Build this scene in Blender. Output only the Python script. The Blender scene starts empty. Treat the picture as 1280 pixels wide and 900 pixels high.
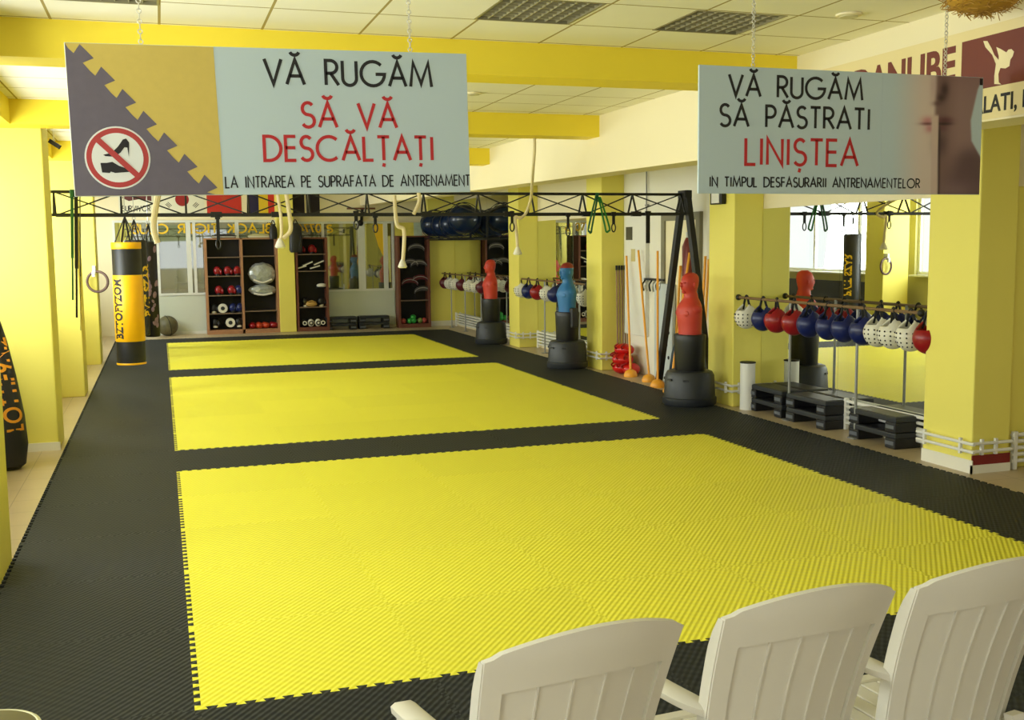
import bpy, bmesh, math, random
from mathutils import Vector, Matrix
random.seed(7)
S = bpy.context.scene
COL = S.collection
PI = math.pi

# ------------------------------------------------------------------ camera, world, lights, exposure
CAM = Vector((-0.057, -4.4652, 1.8976)); FPX = 1349.09
YAW, PITCH, ROLL = 0.3132, 0.1075, -0.0105
cy_, sy_, cp_, sp_ = math.cos(YAW), math.sin(YAW), math.cos(PITCH), math.sin(PITCH)
FW = Vector((sy_*cp_, cy_*cp_, -sp_)); R0 = Vector((cy_, -sy_, 0)); U0 = R0.cross(FW)
RT = R0*math.cos(ROLL) + U0*math.sin(ROLL); UP = U0*math.cos(ROLL) - R0*math.sin(ROLL)
cd = bpy.data.cameras.new('camera'); cam = bpy.data.objects.new('camera', cd); COL.objects.link(cam)
cd.sensor_width = 36.0; cd.lens = 36.0*FPX/1280.0; cd.clip_start = 0.05; cd.clip_end = 200
m3 = Matrix((RT, UP, -FW)).transposed(); cam.matrix_world = Matrix.Translation(CAM) @ m3.to_4x4()
S.camera = cam
S.view_settings.view_transform = 'Standard'; S.view_settings.look = 'None'
S.view_settings.gamma = 1.0; S.view_settings.use_curve_mapping = False
S.view_settings.exposure = 0.0
W = bpy.data.worlds.new('world'); S.world = W; W.use_nodes = True
W.node_tree.nodes['Background'].inputs[0].default_value = (0.95, 0.98, 1.0, 1)
W.node_tree.nodes['Background'].inputs[1].default_value = 1.3

def area(name, loc, sx, sy, direction, watts, color=(1, 1, 1)):
    l = bpy.data.lights.new(name, 'AREA'); l.shape = 'RECTANGLE'; l.size = sx; l.size_y = sy
    l.energy = watts; l.color = color
    o = bpy.data.objects.new(name, l); COL.objects.link(o); o.location = loc
    d = Vector(direction).normalized(); o.rotation_euler = d.to_track_quat('-Z', 'Y').to_euler()
    return o
LEFT_BAYS = [(-6.7, -1.9), (-1.3, 2.15), (2.5, 6.7), (7.0, 10.6), (10.9, 14.65), (14.95, 20.2)]
for (a, b) in LEFT_BAYS:                                    # daylight outside the left windows
    area('window_daylight', (-2.45, (a+b)/2, 2.0), 1.9, (b-a), (1, 0, 0.12), (46 if b < 0 else 95)*(b-a), (0.95, 1.0, 0.98))
area('window_daylight_front', (1.5, -7.4, 1.8), 6.5, 1.9, (0, 1, -0.05), 22, (0.92, 1.0, 0.98))

def ray_dir(px, py): return FW + RT*((px-640)/FPX) - UP*((py-450)/FPX)
def at(px, py, x=None, y=None, z=None):                     # a point of the place on a given plane
    d = ray_dir(px, py)
    t = (x-CAM.x)/d.x if x is not None else (y-CAM.y)/d.y if y is not None else (z-CAM.z)/d.z
    return CAM + d*t

# ------------------------------------------------------------------ materials
def lin(c): 
    c = c/255.0
    return c/12.92 if c <= 0.04045 else ((c+0.055)/1.055)**2.4
def rgb(r, g, b): return (lin(r), lin(g), lin(b), 1)
MATS = {}
def mat(name, col, rough=0.6, metal=0.0, spec=0.5, noise=0.0, nscale=8.0, bump=0.0, bscale=60.0):
    if name in MATS: return MATS[name]
    m = bpy.data.materials.new(name); m.use_nodes = True; nt = m.node_tree; b = nt.nodes['Principled BSDF']
    c = rgb(*col); b.inputs['Base Color'].default_value = c
    b.inputs['Roughness'].default_value = rough; b.inputs['Metallic'].default_value = metal
    b.inputs['Specular IOR Level'].default_value = spec
    if noise or bump: tc = nt.nodes.new('ShaderNodeTexCoord')
    if noise:
        n = nt.nodes.new('ShaderNodeTexNoise'); n.inputs['Scale'].default_value = nscale; n.inputs['Detail'].default_value = 4
        nt.links.new(tc.outputs['Object'], n.inputs['Vector'])
        mx = nt.nodes.new('ShaderNodeMix'); mx.data_type = 'RGBA'
        mx.inputs[6].default_value = tuple(v*(1-noise) for v in c[:3])+(1,)
        mx.inputs[7].default_value = tuple(min(1, v*(1+noise)) for v in c[:3])+(1,)
        nt.links.new(n.outputs['Fac'], mx.inputs[0]); nt.links.new(mx.outputs[2], b.inputs['Base Color'])
    if bump:
        n2 = nt.nodes.new('ShaderNodeTexNoise'); n2.inputs['Scale'].default_value = bscale
        nt.links.new(tc.outputs['Object'], n2.inputs['Vector'])
        bp = nt.nodes.new('ShaderNodeBump'); bp.inputs['Strength'].default_value = bump; bp.inputs['Distance'].default_value = 0.01
        nt.links.new(n2.outputs['Fac'], bp.inputs['Height']); nt.links.new(bp.outputs['Normal'], b.inputs['Normal'])
    MATS[name] = m; return m

M_YEL = mat('yellow_paint', (240, 227, 108), 0.55, noise=0.03, nscale=1.5, bump=0.05)
M_BEAM = mat('yellow_paint_bounced', (246, 220, 56), 0.6, noise=0.03, nscale=1.5)  # same paint as the pillars, with bounced light put into its colour
M_WHITE = mat('white_paint', (236, 231, 214), 0.6, noise=0.02, nscale=2)
M_CREAM = mat('cream_plaster', (240, 228, 190), 0.7, noise=0.02, nscale=2)
M_PLASTIC = mat('chair_plastic', (214, 209, 194), 0.38, noise=0.02, nscale=5)
M_BLACK = mat('black_vinyl', (22, 22, 24), 0.45, noise=0.15, nscale=12)
M_BLKMET = mat('black_metal', (16, 15, 15), 0.5)
M_DKPLAST = mat('dark_grey_plastic', (40, 43, 47), 0.45, noise=0.1, nscale=10)
M_STEEL = mat('steel', (190, 190, 188), 0.3, 0.9)
M_CHAIN = mat('chain_zinc', (215, 212, 200), 0.35, 0.6)
M_GREYMET = mat('grey_pole', (150, 150, 145), 0.4, 0.5)
M_RED = mat('red_rubber', (200, 60, 44), 0.5, noise=0.06, nscale=6)
M_BLUE = mat('blue_rubber', (38, 110, 170), 0.45, noise=0.06, nscale=6)
M_NAVY = mat('navy_vinyl', (22, 34, 92), 0.32)
M_REDV = mat('red_vinyl', (150, 22, 30), 0.32)
M_MAROON = mat('maroon_vinyl', (88, 18, 34), 0.4)
M_WHV = mat('white_foam', (228, 224, 208), 0.45)
M_STRAP = mat('black_strap', (14, 14, 16), 0.7)
M_BAGY = mat('bag_yellow', (250, 186, 12), 0.4, noise=0.04, nscale=8)
M_LETY = mat('letter_yellow', (240, 196, 40), 0.5)
M_LETB = mat('letter_black', (20, 18, 18), 0.6)
M_LETR = mat('letter_red', (186, 30, 32), 0.6)
M_ORANGE = mat('orange_plastic', (248, 172, 52), 0.4)
M_WOODB = mat('brown_wood', (172, 124, 88), 0.55, noise=0.12, nscale=14)
M_WOODR = mat('red_brown_wood', (112, 62, 44), 0.55, noise=0.12, nscale=14)
M_STICK = mat('stick_wood', (150, 118, 84), 0.6, noise=0.1, nscale=20)
M_DARK = mat('dark_back', (14, 12, 12), 0.7)
M_ROPE = mat('rope_fibre', (226, 210, 170), 0.85, noise=0.1, nscale=60, bump=0.6, bscale=120)
M_GREEN = mat('green_band', (20, 120, 40), 0.5)
M_GREENP = mat('green_plastic', (46, 160, 60), 0.4)
M_STRAW = mat('straw', (186, 140, 40), 0.8, noise=0.25, nscale=30)
M_SILVER = mat('clear_wrap', (176, 180, 178), 0.25, 0.35, noise=0.3, nscale=22, bump=1.0, bscale=18)
M_SIGN = mat('sign_white', (188, 205, 206), 0.45)
M_ALU = mat('window_frame_white', (222, 224, 218), 0.4)
M_OLIVE = mat('olive_panel', (190, 184, 120), 0.6, noise=0.04)
M_BALL = mat('navy_ball', (14, 34, 66), 0.25, noise=0.15, nscale=6)
M_TEAL = mat('teal_plastic', (30, 120, 130), 0.4)
M_PINK = mat('pink_print', (190, 150, 190), 0.6)
M_CRWHITE = mat('radiator_white', (232, 230, 222), 0.4)
M_REDTRIM = mat('red_trim', (130, 24, 26), 0.5)
M_TAN = mat('tan_leather', (190, 150, 80), 0.5)
M_CORK = mat('ring_wood', (92, 66, 58), 0.5)
M_LAMPIN = mat('lamp_inside', (9, 8, 6), 0.7)
M_LOUV = mat('louvre_metal', (176, 168, 136), 0.4, 0.3)

def foam(name, col, var, strength, rough):
    m = bpy.data.materials.new(name); m.use_nodes = True; nt = m.node_tree; b = nt.nodes['Principled BSDF']
    tc = nt.nodes.new('ShaderNodeTexCoord'); oi = nt.nodes.new('ShaderNodeObjectInfo')
    hs = nt.nodes.new('ShaderNodeHueSaturation'); hs.inputs['Color'].default_value = rgb(*col)
    mr = nt.nodes.new('ShaderNodeMapRange'); mr.inputs[3].default_value = 1-var; mr.inputs[4].default_value = 1+var
    nt.links.new(oi.outputs['Random'], mr.inputs[0]); nt.links.new(mr.outputs[0], hs.inputs['Value'])
    nt.links.new(hs.outputs[0], b.inputs['Base Color'])
    b.inputs['Roughness'].default_value = rough; b.inputs['Specular IOR Level'].default_value = 0.25
    mp = nt.nodes.new('ShaderNodeMapping'); mp.inputs['Rotation'].default_value = (0, 0, math.radians(38))
    nt.links.new(tc.outputs['Object'], mp.inputs['Vector'])
    ws = []
    for d, sc in (('X', 11.0), ('Y', 5.5)):
        w = nt.nodes.new('ShaderNodeTexWave'); w.bands_direction = d; w.inputs['Scale'].default_value = sc
        nt.links.new(mp.outputs[0], w.inputs['Vector']); ws.append(w)
    mu = nt.nodes.new('ShaderNodeMath'); mu.operation = 'MULTIPLY_ADD'
    nt.links.new(ws[1].outputs['Fac'], mu.inputs[0]); mu.inputs[1].default_value = 0.45
    nt.links.new(ws[0].outputs['Fac'], mu.inputs[2])
    bp = nt.nodes.new('ShaderNodeBump'); bp.inputs['Strength'].default_value = strength; bp.inputs['Distance'].default_value = 0.004
    nt.links.new(mu.outputs[0], bp.inputs['Height']); nt.links.new(bp.outputs['Normal'], b.inputs['Normal'])
    return m
M_FOAMY = foam('yellow_foam', (236, 229, 66), 0.03, 0.75, 0.5)
M_FOAMB = foam('black_foam', (34, 38, 42), 0.10, 0.8, 0.62)

def grid_mat(name, col, line, pitch, ox, oy, lw, rough, noise=0.03):
    m = bpy.data.materials.new(name); m.use_nodes = True; nt = m.node_tree; b = nt.nodes['Principled BSDF']
    tc = nt.nodes.new('ShaderNodeTexCoord'); sp = nt.nodes.new('ShaderNodeSeparateXYZ'); nt.links.new(tc.outputs['Object'], sp.inputs[0])
    outs = []
    for k, o in ((0, ox), (1, oy)):
        a = nt.nodes.new('ShaderNodeMath'); a.operation = 'SUBTRACT'; a.inputs[1].default_value = o - 60*pitch
        nt.links.new(sp.outputs[k], a.inputs[0])
        f = nt.nodes.new('ShaderNodeMath'); f.operation = 'FLOORED_MODULO'; f.inputs[1].default_value = pitch
        nt.links.new(a.outputs[0], f.inputs[0])
        c = nt.nodes.new('ShaderNodeMath'); c.operation = 'SUBTRACT'; c.inputs[1].default_value = pitch/2
        nt.links.new(f.outputs[0], c.inputs[0])
        d = nt.nodes.new('ShaderNodeMath'); d.operation = 'ABSOLUTE'; nt.links.new(c.outputs[0], d.inputs[0])
        g = nt.nodes.new('ShaderNodeMath'); g.operation = 'GREATER_THAN'; g.inputs[1].default_value = pitch/2 - lw/2
        nt.links.new(d.outputs[0], g.inputs[0]); outs.append(g)
    mx = nt.nodes.new('ShaderNodeMath'); mx.operation = 'MAXIMUM'
    nt.links.new(outs[0].outputs[0], mx.inputs[0]); nt.links.new(outs[1].outputs[0], mx.inputs[1])
    n = nt.nodes.new('ShaderNodeTexNoise'); n.inputs['Scale'].default_value = 3.0; nt.links.new(tc.outputs['Object'], n.inputs['Vector'])
    c = rgb(*col)
    m1 = nt.nodes.new('ShaderNodeMix'); m1.data_type = 'RGBA'
    m1.inputs[6].default_value = tuple(v*(1-noise) for v in c[:3])+(1,); m1.inputs[7].default_value = tuple(v*(1+noise) for v in c[:3])+(1,)
    nt.links.new(n.outputs['Fac'], m1.inputs[0])
    m2 = nt.nodes.new('ShaderNodeMix'); m2.data_type = 'RGBA'; m2.inputs[7].default_value = rgb(*line)
    nt.links.new(m1.outputs[2], m2.inputs[6]); nt.links.new(mx.outputs[0], m2.inputs[0])
    nt.links.new(m2.outputs[2], b.inputs['Base Color']); b.inputs['Roughness'].default_value = rough
    return m
M_CEIL = grid_mat('ceiling_tile', (244, 238, 220), (168, 148, 84), 0.6, 0.0, 1.85, 0.016, 0.8)
M_FLOOR = grid_mat('floor_tile', (188, 168, 134), (150, 132, 102), 0.4, 0.0, 0.0, 0.006, 0.35, 0.08)

def mirror_mat():
    m = bpy.data.materials.new('mirror_glass'); m.use_nodes = True; b = m.node_tree.nodes['Principled BSDF']
    b.inputs['Base Color'].default_value = (0.86, 0.88, 0.84, 1); b.inputs['Metallic'].default_value = 1; b.inputs['Roughness'].default_value = 0.0
    return m
M_MIRROR = mirror_mat()
def glass_mat(name, gloss, tint=None):
    m = bpy.data.materials.new(name); m.use_nodes = True; nt = m.node_tree
    for n in list(nt.nodes): nt.nodes.remove(n)
    out = nt.nodes.new('ShaderNodeOutputMaterial'); mx = nt.nodes.new('ShaderNodeMixShader'); mx.inputs[0].default_value = gloss
    if tint is None: a = nt.nodes.new('ShaderNodeBsdfTransparent'); a.inputs[0].default_value = (0.97, 0.98, 0.97, 1)
    else: a = nt.nodes.new('ShaderNodeBsdfDiffuse'); a.inputs[0].default_value = rgb(*tint)
    g = nt.nodes.new('ShaderNodeBsdfGlossy'); g.inputs['Roughness'].default_value = 0.02
    nt.links.new(a.outputs[0], mx.inputs[1]); nt.links.new(g.outputs[0], mx.inputs[2]); nt.links.new(mx.outputs[0], out.inputs[0])
    return m
M_PANE = glass_mat('window_glass', 0.05)
M_DIMPANE = glass_mat('interior_glass', 0.38, (92, 96, 60))

def vcol_mat():
    m = bpy.data.materials.new('printed_photo'); m.use_nodes = True; nt = m.node_tree
    a = nt.nodes.new('ShaderNodeVertexColor'); a.layer_name = 'ink'
    nt.links.new(a.outputs[0], nt.nodes['Principled BSDF'].inputs['Base Color']); nt.nodes['Principled BSDF'].inputs['Roughness'].default_value = 0.45
    return m
M_PRINT = vcol_mat()

# ------------------------------------------------------------------ mesh builder
class MB:
    def __init__(s): s.bm = bmesh.new()
    def face(s, pts):
        vs = [s.bm.verts.new(p) for p in pts]
        try: return s.bm.faces.new(vs)
        except ValueError: return None
    def box(s, a, b, bev=0.0, M=None):
        x0, y0, z0 = a; x1, y1, z1 = b
        v = [s.bm.verts.new(p) for p in ((x0,y0,z0),(x1,y0,z0),(x1,y1,z0),(x0,y1,z0),(x0,y0,z1),(x1,y0,z1),(x1,y1,z1),(x0,y1,z1))]
        fs = [s.bm.faces.new([v[i] for i in q]) for q in ((3,2,1,0),(4,5,6,7),(0,1,5,4),(1,2,6,5),(2,3,7,6),(3,0,4,7))]
        geom = v
        if bev > 0:
            es = list({e for f in fs for e in f.edges})
            r = bmesh.ops.bevel(s.bm, geom=es, offset=bev, segments=2, affect='EDGES', profile=0.5)
            geom = list({vv for f in r['faces'] for vv in f.verts} | {vv for vv in v if vv.is_valid})
        if M is not None: bmesh.ops.transform(s.bm, matrix=M, verts=[g for g in geom if g.is_valid])
        return s
    def bar(s, p, q, w, h=None, up=(0, 0, 1)):
        h = h or w; p = Vector(p); q = Vector(q); d = (q-p).normalized(); u = Vector(up)
        if abs(d.dot(u)) > 0.98: u = Vector((1, 0, 0))
        r = d.cross(u).normalized(); u = r.cross(d)
        c = [(-w/2, -h/2), (w/2, -h/2), (w/2, h/2), (-w/2, h/2)]
        A = [s.bm.verts.new(p+r*a+u*b) for a, b in c]; B = [s.bm.verts.new(q+r*a+u*b) for a, b in c]
        s.bm.faces.new(A[::-1]); s.bm.faces.new(B)
        for i in range(4): s.bm.faces.new((A[i], A[(i+1)%4], B[(i+1)%4], B[i]))
        return s
    def tube(s, pts, r, n=8, closed=False, cap=True):
        pts = [Vector(p) for p in pts]; N = len(pts); rs = r if isinstance(r, (list, tuple)) else [r]*N
        prev = None; rings = []
        for i, p in enumerate(pts):
            a = pts[(i-1) % N] if (closed or i > 0) else p; b = pts[(i+1) % N] if (closed or i < N-1) else p
            d = (b-a); d = d.normalized() if d.length > 1e-9 else Vector((0, 0, 1))
            if prev is None:
                u = Vector((0, 0, 1)) if abs(d.z) < 0.9 else Vector((1, 0, 0)); u = (u - d*u.dot(d)).normalized()
            else:
                u = prev - d*prev.dot(d); u = u.normalized() if u.length > 1e-6 else Vector((1, 0, 0))
            prev = u; w = d.cross(u)
            rings.append([s.bm.verts.new(p + (u*math.cos(2*PI*k/n) + w*math.sin(2*PI*k/n))*rs[i]) for k in range(n)])
        M = N if closed else N-1
        for i in range(M):
            A, B = rings[i], rings[(i+1) % N]
            for k in range(n): s.bm.faces.new((A[k], A[(k+1)%n], B[(k+1)%n], B[k]))
        if cap and not closed: s.bm.faces.new(rings[0][::-1]); s.bm.faces.new(rings[-1])
        return s
    def cyl(s, p, q, r, n=16, r2=None): return s.tube([p, q], [r, r if r2 is None else r2], n)
    def loft(s, rings, n=20, e=2.0, cap=True, rot=0.0):
        # rings of (z, cx, cy, rx, ry)
        L = []
        for (z, cx, cy, rx, ry) in rings:
            R = []
            for k in range(n):
                a = 2*PI*k/n + rot; c, si = math.cos(a), math.sin(a)
                R.append(s.bm.verts.new((cx + rx*math.copysign(abs(c)**(2/e), c), cy + ry*math.copysign(abs(si)**(2/e), si), z)))
            L.append(R)
        for A, B in zip(L, L[1:]):
            for k in range(n): s.bm.faces.new((A[k], A[(k+1)%n], B[(k+1)%n], B[k]))
        if cap: s.bm.faces.new(L[0][::-1]); s.bm.faces.new(L[-1])
        return s
    def ell(s, c, r, seg=16, rings=10, M=None):
        mt = Matrix.Translation(c) @ (M if M is not None else Matrix.Identity(4)) @ Matrix.Diagonal((*r, 1)) if not isinstance(r, (int, float)) else Matrix.Translation(c) @ Matrix.Scale(r, 4)
        bmesh.ops.create_uvsphere(s.bm, u_segments=seg, v_segments=rings, radius=1.0, matrix=mt); return s
    def torus(s, c, R, r, axis=(0, 0, 1), n=24, m=8, sx=1.0):
        ax = Vector(axis).normalized(); q = ax.to_track_quat('Z', 'Y')
        return s.tube([Vector(c) + q @ Vector((R*sx*math.cos(2*PI*i/n), R*math.sin(2*PI*i/n), 0)) for i in range(n)], r, m, closed=True)
    def prism(s, poly, f, t):
        # polygon of (u, v); f(u, v, d) -> point; from depth 0 to t
        A = [s.bm.verts.new(f(u, v, 0)) for u, v in poly]; B = [s.bm.verts.new(f(u, v, t)) for u, v in poly]
        fa = s.bm.faces.new(A); fb = s.bm.faces.new(B[::-1]); n = len(poly)
        for i in range(n): s.bm.faces.new((A[(i+1)%n], A[i], B[i], B[(i+1)%n]))
        return s
    def build(s, name, m, parent=None, smooth=False, loc=None, rotz=0.0):
        bmesh.ops.recalc_face_normals(s.bm, faces=s.bm.faces[:])
        me = bpy.data.meshes.new(name); s.bm.to_mesh(me); s.bm.free(); me.materials.append(m)
        if smooth:
            me.polygons.foreach_set('use_smooth', [True]*len(me.polygons))
            try: me.set_sharp_from_angle(angle=math.radians(40))
            except Exception: pass
        o = bpy.data.objects.new(name, me); COL.objects.link(o)
        if parent is not None: o.parent = parent
        if loc is not None: o.location = loc
        o.rotation_euler[2] = rotz
        return o

def tag(o, label, cat, group=None, kind=None):
    o['label'] = label; o['category'] = cat
    if group: o['group'] = group
    if kind: o['kind'] = kind
    return o
def thing(name, label, cat, loc=(0, 0, 0), rotz=0.0, group=None):
    o = bpy.data.objects.new(name, None); COL.objects.link(o); o.empty_display_size = 0.1
    o.location = loc; o.rotation_euler[2] = rotz
    return tag(o, label, cat, group)
def struct(o, label=None):
    o['kind'] = 'structure'
    if label: o['label'] = label
    return o
def copy_tree(o, parent=None):
    c = o.copy(); COL.objects.link(c)
    if parent is not None: c.parent = parent
    for ch in list(o.children): copy_tree(ch, c)
    return c
def rep(proto, first, loc, rotz, label, group=None):
    o = proto if first else copy_tree(proto)
    o.location = loc; o.rotation_euler[2] = rotz; o['label'] = label
    if group: o['group'] = group
    return o
def spline(pts, n=6):
    P = [Vector(p) for p in pts]; out = []
    for i in range(len(P)-1):
        p0 = P[max(i-1, 0)]; p1 = P[i]; p2 = P[i+1]; p3 = P[min(i+2, len(P)-1)]
        for k in range(n):
            t = k/n
            out.append(0.5*((2*p1)+(p2-p0)*t+(2*p0-5*p1+4*p2-p3)*t*t+(3*p1-p0-3*p2+p3)*t**3))
    out.append(P[-1]); return out

# ------------------------------------------------------------------ lettering
def arc(cx, cy, rx, ry, a0, a1, n=14):
    return [(cx+rx*math.cos(math.radians(a0+(a1-a0)*i/n)), cy+ry*math.sin(math.radians(a0+(a1-a0)*i/n))) for i in range(n+1)]
def glyph(ch):
    base = {'Ă': 'A', 'Ț': 'T', 'Ș': 'S'}.get(ch, ch)
    G = {
     'V': (.68, [[(0,1),(.34,0),(.68,1)]]), 'A': (.72, [[(0,0),(.36,1),(.72,0)], [(.13,.34),(.59,.34)]]),
     'R': (.5, [[(0,0),(0,1),(.2,1)]+arc(.2,.74,.27,.26,90,-90)+[(0,.48)], [(.2,.48),(.52,0)]]),
     'P': (.46, [[(0,0),(0,1),(.2,1)]+arc(.2,.73,.26,.27,90,-90)+[(0,.46)]]),
     'B': (.48, [[(0,0),(0,1),(.2,1)]+arc(.2,.76,.22,.24,90,-90)+[(0,.52)], [(.2,.52)]+arc(.2,.26,.27,.26,90,-90)+[(0,0)]]),
     'U': (.58, [[(0,1),(0,.3)]+arc(.29,.29,.29,.29,180,360)+[(.58,1)]]),
     'G': (1.0, [arc(.5,.5,.5,.5,45,358,22)+[(.62,.48)]]), 'C': (.88, [arc(.5,.5,.5,.5,48,312,20)]),
     'O': (1.0, [arc(.5,.5,.5,.5,0,360,26)]), 'M': (.92, [[(0,0),(.13,1),(.46,.12),(.79,1),(.92,0)]]),
     'S': (.5, [arc(.25,.755,.22,.245,35,270,12)+arc(.25,.255,.25,.255,90,-150,12)]),
     'D': (.68, [[(0,0),(0,1),(.18,1)]+arc(.18,.5,.5,.5,90,-90,16)+[(0,0)]]),
     'E': (.42, [[(.42,1),(0,1),(0,0),(.42,0)], [(0,.53),(.4,.53)]]), 'F': (.42, [[(.42,1),(0,1),(0,0)], [(0,.53),(.4,.53)]]),
     'L': (.4, [[(0,1),(0,0),(.4,0)]]), 'T': (.52, [[(0,1),(.52,1)], [(.26,1),(.26,0)]]), 'I': (.1, [[(.05,0),(.05,1)]]),
     'N': (.62, [[(0,0),(0,1),(.62,0),(.62,1)]]), ' ': (.5, []),
     'H': (.6, [[(0,0),(0,1)], [(.6,0),(.6,1)], [(0,.52),(.6,.52)]]), 'Z': (.5, [[(0,1),(.5,1),(0,0),(.5,0)]]),
     'K': (.5, [[(0,0),(0,1)], [(.5,1),(0,.45)], [(.16,.58),(.52,0)]]), ',': (.05, [[(.04,.06),(0,-.16)]]),
     '7': (.46, [[(0,1),(.46,1),(.14,0)]]), '4': (.52, [[(.38,0),(.38,1),(0,.28),(.52,.28)]]), '0': (.56, [arc(.28,.5,.28,.5,0,360,22)]),
     'J': (.3, [[(.3,1),(.3,.2)]+arc(.12,.2,.18,.2,0,-150,8)]), '9': (.5, [arc(.25,.72,.25,.28,-20,340,16), [(.5,.66),(.22,0)]]),
    }
    w, st = G[base]; st = [list(p) for p in st]
    if ch == 'Ă': st.append(arc(.36, 1.36, .19, .18, 200, 340, 10))
    if ch in 'ȚȘ': st.append([(w/2+.01, -.13), (w/2-.03, -.28)])
    return w, st
def text_strokes(s, gap=.2):
    x = 0; out = []
    for ch in s:
        w, st = glyph(ch)
        out += [[(x+a, b) for a, b in p] for p in st]; x += w + gap
    return out, x - gap
def ribbon(mb, pl, w, f, t):
    P = [Vector(p) for p in pl]
    P = [p for i, p in enumerate(P) if i == 0 or (p-P[i-1]).length > 1e-5]; n = len(P)
    closed = (P[0]-P[-1]).length < 1e-6 and n > 3
    L = []; R = []
    for i in range(n):
        if closed: d1 = (P[i]-P[i-1 if i > 0 else n-2]).normalized(); d2 = (P[i+1 if i < n-1 else 1]-P[i]).normalized()
        else:
            d1 = (P[i]-P[i-1]).normalized() if i > 0 else (P[1]-P[0]).normalized()
            d2 = (P[i+1]-P[i]).normalized() if i < n-1 else d1
        n1 = Vector((-d1.y, d1.x)); n2 = Vector((-d2.y, d2.x)); b = n1+n2
        if b.length < 1e-4: b = n1
        b.normalize(); k = min(1/max(b.dot(n1), 0.3), 2.6)
        L.append(P[i]+b*(w/2*k)); R.append(P[i]-b*(w/2*k))
    for i in range(n-1):
        q = [L[i], R[i], R[i+1], L[i+1]]
        mb.prism([(v.x, v.y) for v in q], f, t)
def write(mb, s, u0, u1, v0, cap, w, f, t=0.0015, gap=.2):
    st, tw = text_strokes(s, gap); k = (u1-u0)/tw
    for pl in st: ribbon(mb, [(u0+a*k, v0+b*cap) for a, b in pl], w, f, t)
def font_mesh(s, name, m, parent, M, w, h, extr=0.002, offset=0.0, w_fit=True):
    c = bpy.data.curves.new('t', 'FONT'); c.body = s; c.extrude = 0.01; c.offset = offset; c.resolution_u = 4
    o = bpy.data.objects.new('t', c); COL.objects.link(o)
    dg = bpy.context.evaluated_depsgraph_get(); me = bpy.data.meshes.new_from_object(o.evaluated_get(dg))
    COL.objects.unlink(o); bpy.data.objects.remove(o)
    xs = [v.co.x for v in me.vertices]; ys = [v.co.y for v in me.vertices]
    x0, x1, y0, y1 = min(xs), max(xs), min(ys), max(ys)
    T = M @ Matrix.Diagonal((w/(x1-x0), h/(y1-y0), extr/0.01, 1)) @ Matrix.Translation((-x0, -y0, 0))
    me.transform(T); me.materials.clear(); me.materials.append(m); me.name = name
    ob = bpy.data.objects.new(name, me); COL.objects.link(ob); ob.parent = parent
    return ob

# ================================================================== THE SETTING
CZ = 3.22; XM = 6.58; YB = 20.45; XL = -1.95
mb = MB(); mb.box((-2.2, -7.2, -0.12), (8.3, 21.2, -0.02)); struct(mb.build('floor', M_FLOOR))
LAMPS = [(1.77, 1.245), (2.94, 1.27), (-.6, 1.34), (-.6, 4.1)]
mb = MB(); gx = sorted({-2.2, 8.3} | {q+o for q, _ in LAMPS for o in (0, .6)}); gy = sorted({-7.2, 21.2} | {q+o for _, q in LAMPS for o in (0, .6)})
for i in range(len(gx)-1):
    for j in range(len(gy)-1):
        mx_, my_ = (gx[i]+gx[i+1])/2, (gy[j]+gy[j+1])/2
        if not any(q < mx_ < q+.6 and w < my_ < w+.6 for q, w in LAMPS): mb.box((gx[i], gy[j], CZ), (gx[i+1], gy[j+1], CZ+.14))
struct(mb.build('ceiling', M_CEIL))
# left wall with window openings
mb = MB()
edges = [-7.2] + [v for ab in LEFT_BAYS for v in ab] + [21.2]
for i in range(0, len(edges), 2): mb.box((XL-0.2, edges[i], -0.02), (XL, edges[i+1], CZ))
for (a, b) in LEFT_BAYS:
    mb.box((XL-0.2, a, -0.02), (XL, b, 1.15)); mb.box((XL-0.2, a, 2.95), (XL, b, CZ))
struct(mb.build('wall_left', M_OLIVE))
for k, (a, b) in enumerate(LEFT_BAYS):
    r = bpy.data.objects.new('window_%d' % (k+1), None); COL.objects.link(r); r.location = (XL-0.1, (a+b)/2, 1.15); struct(r)
    L = b-a; f = MB()
    f.box((-.03, -L/2, 0), (.03, -L/2+.07, 1.8)); f.box((-.03, L/2-.07, 0), (.03, L/2, 1.8))
    f.box((-.03, -L/2+.07, 0), (.03, L/2-.07, .07)); f.box((-.03, -L/2+.07, 1.73), (.03, L/2-.07, 1.8))
    for q in (1/3, 2/3): f.box((-.03, -L/2+L*q-.035, .07), (.03, -L/2+L*q+.035, 1.73))
    f.build('window_frame', M_ALU, r)
    p = MB(); p.box((-.004, -L/2+.07, .07), (.004, L/2-.07, 1.73)); p.build('pane', M_PANE, r)
    s_ = MB(); s_.box((.05, -L/2, -.03), (.25, L/2, 0.005)); s_.build('sill', M_ALU, r)
# wall behind the camera with its window
mb = MB(); mb.box((-2.2, -7.2, -0.02), (8.3, -7.0, .85)); mb.box((-2.2, -7.2, 2.75), (8.3, -7.0, CZ))
mb.box((-2.2, -7.2, .85), (-1.75, -7.0, 2.75)); mb.box((4.75, -7.2, .85), (8.3, -7.0, 2.75)); struct(mb.build('wall_front', M_WHITE))
r = bpy.data.objects.new('window_7', None); COL.objects.link(r); r.location = (1.5, -7.1, .85); struct(r)
f = MB(); f.box((-3.25, -.03, 0), (3.25, .03, .07)); f.box((-3.25, -.03, 1.83), (3.25, .03, 1.9))
for q in (-3.25, -1.65, -.04, 1.57, 3.17): f.box((q, -.03, .07), (q+.08, .03, 1.83))
f.build('window_frame', M_ALU, r); p = MB(); p.box((-3.2, -.004, .07), (3.2, .004, 1.83)); p.build('pane', M_PANE, r)
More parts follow.
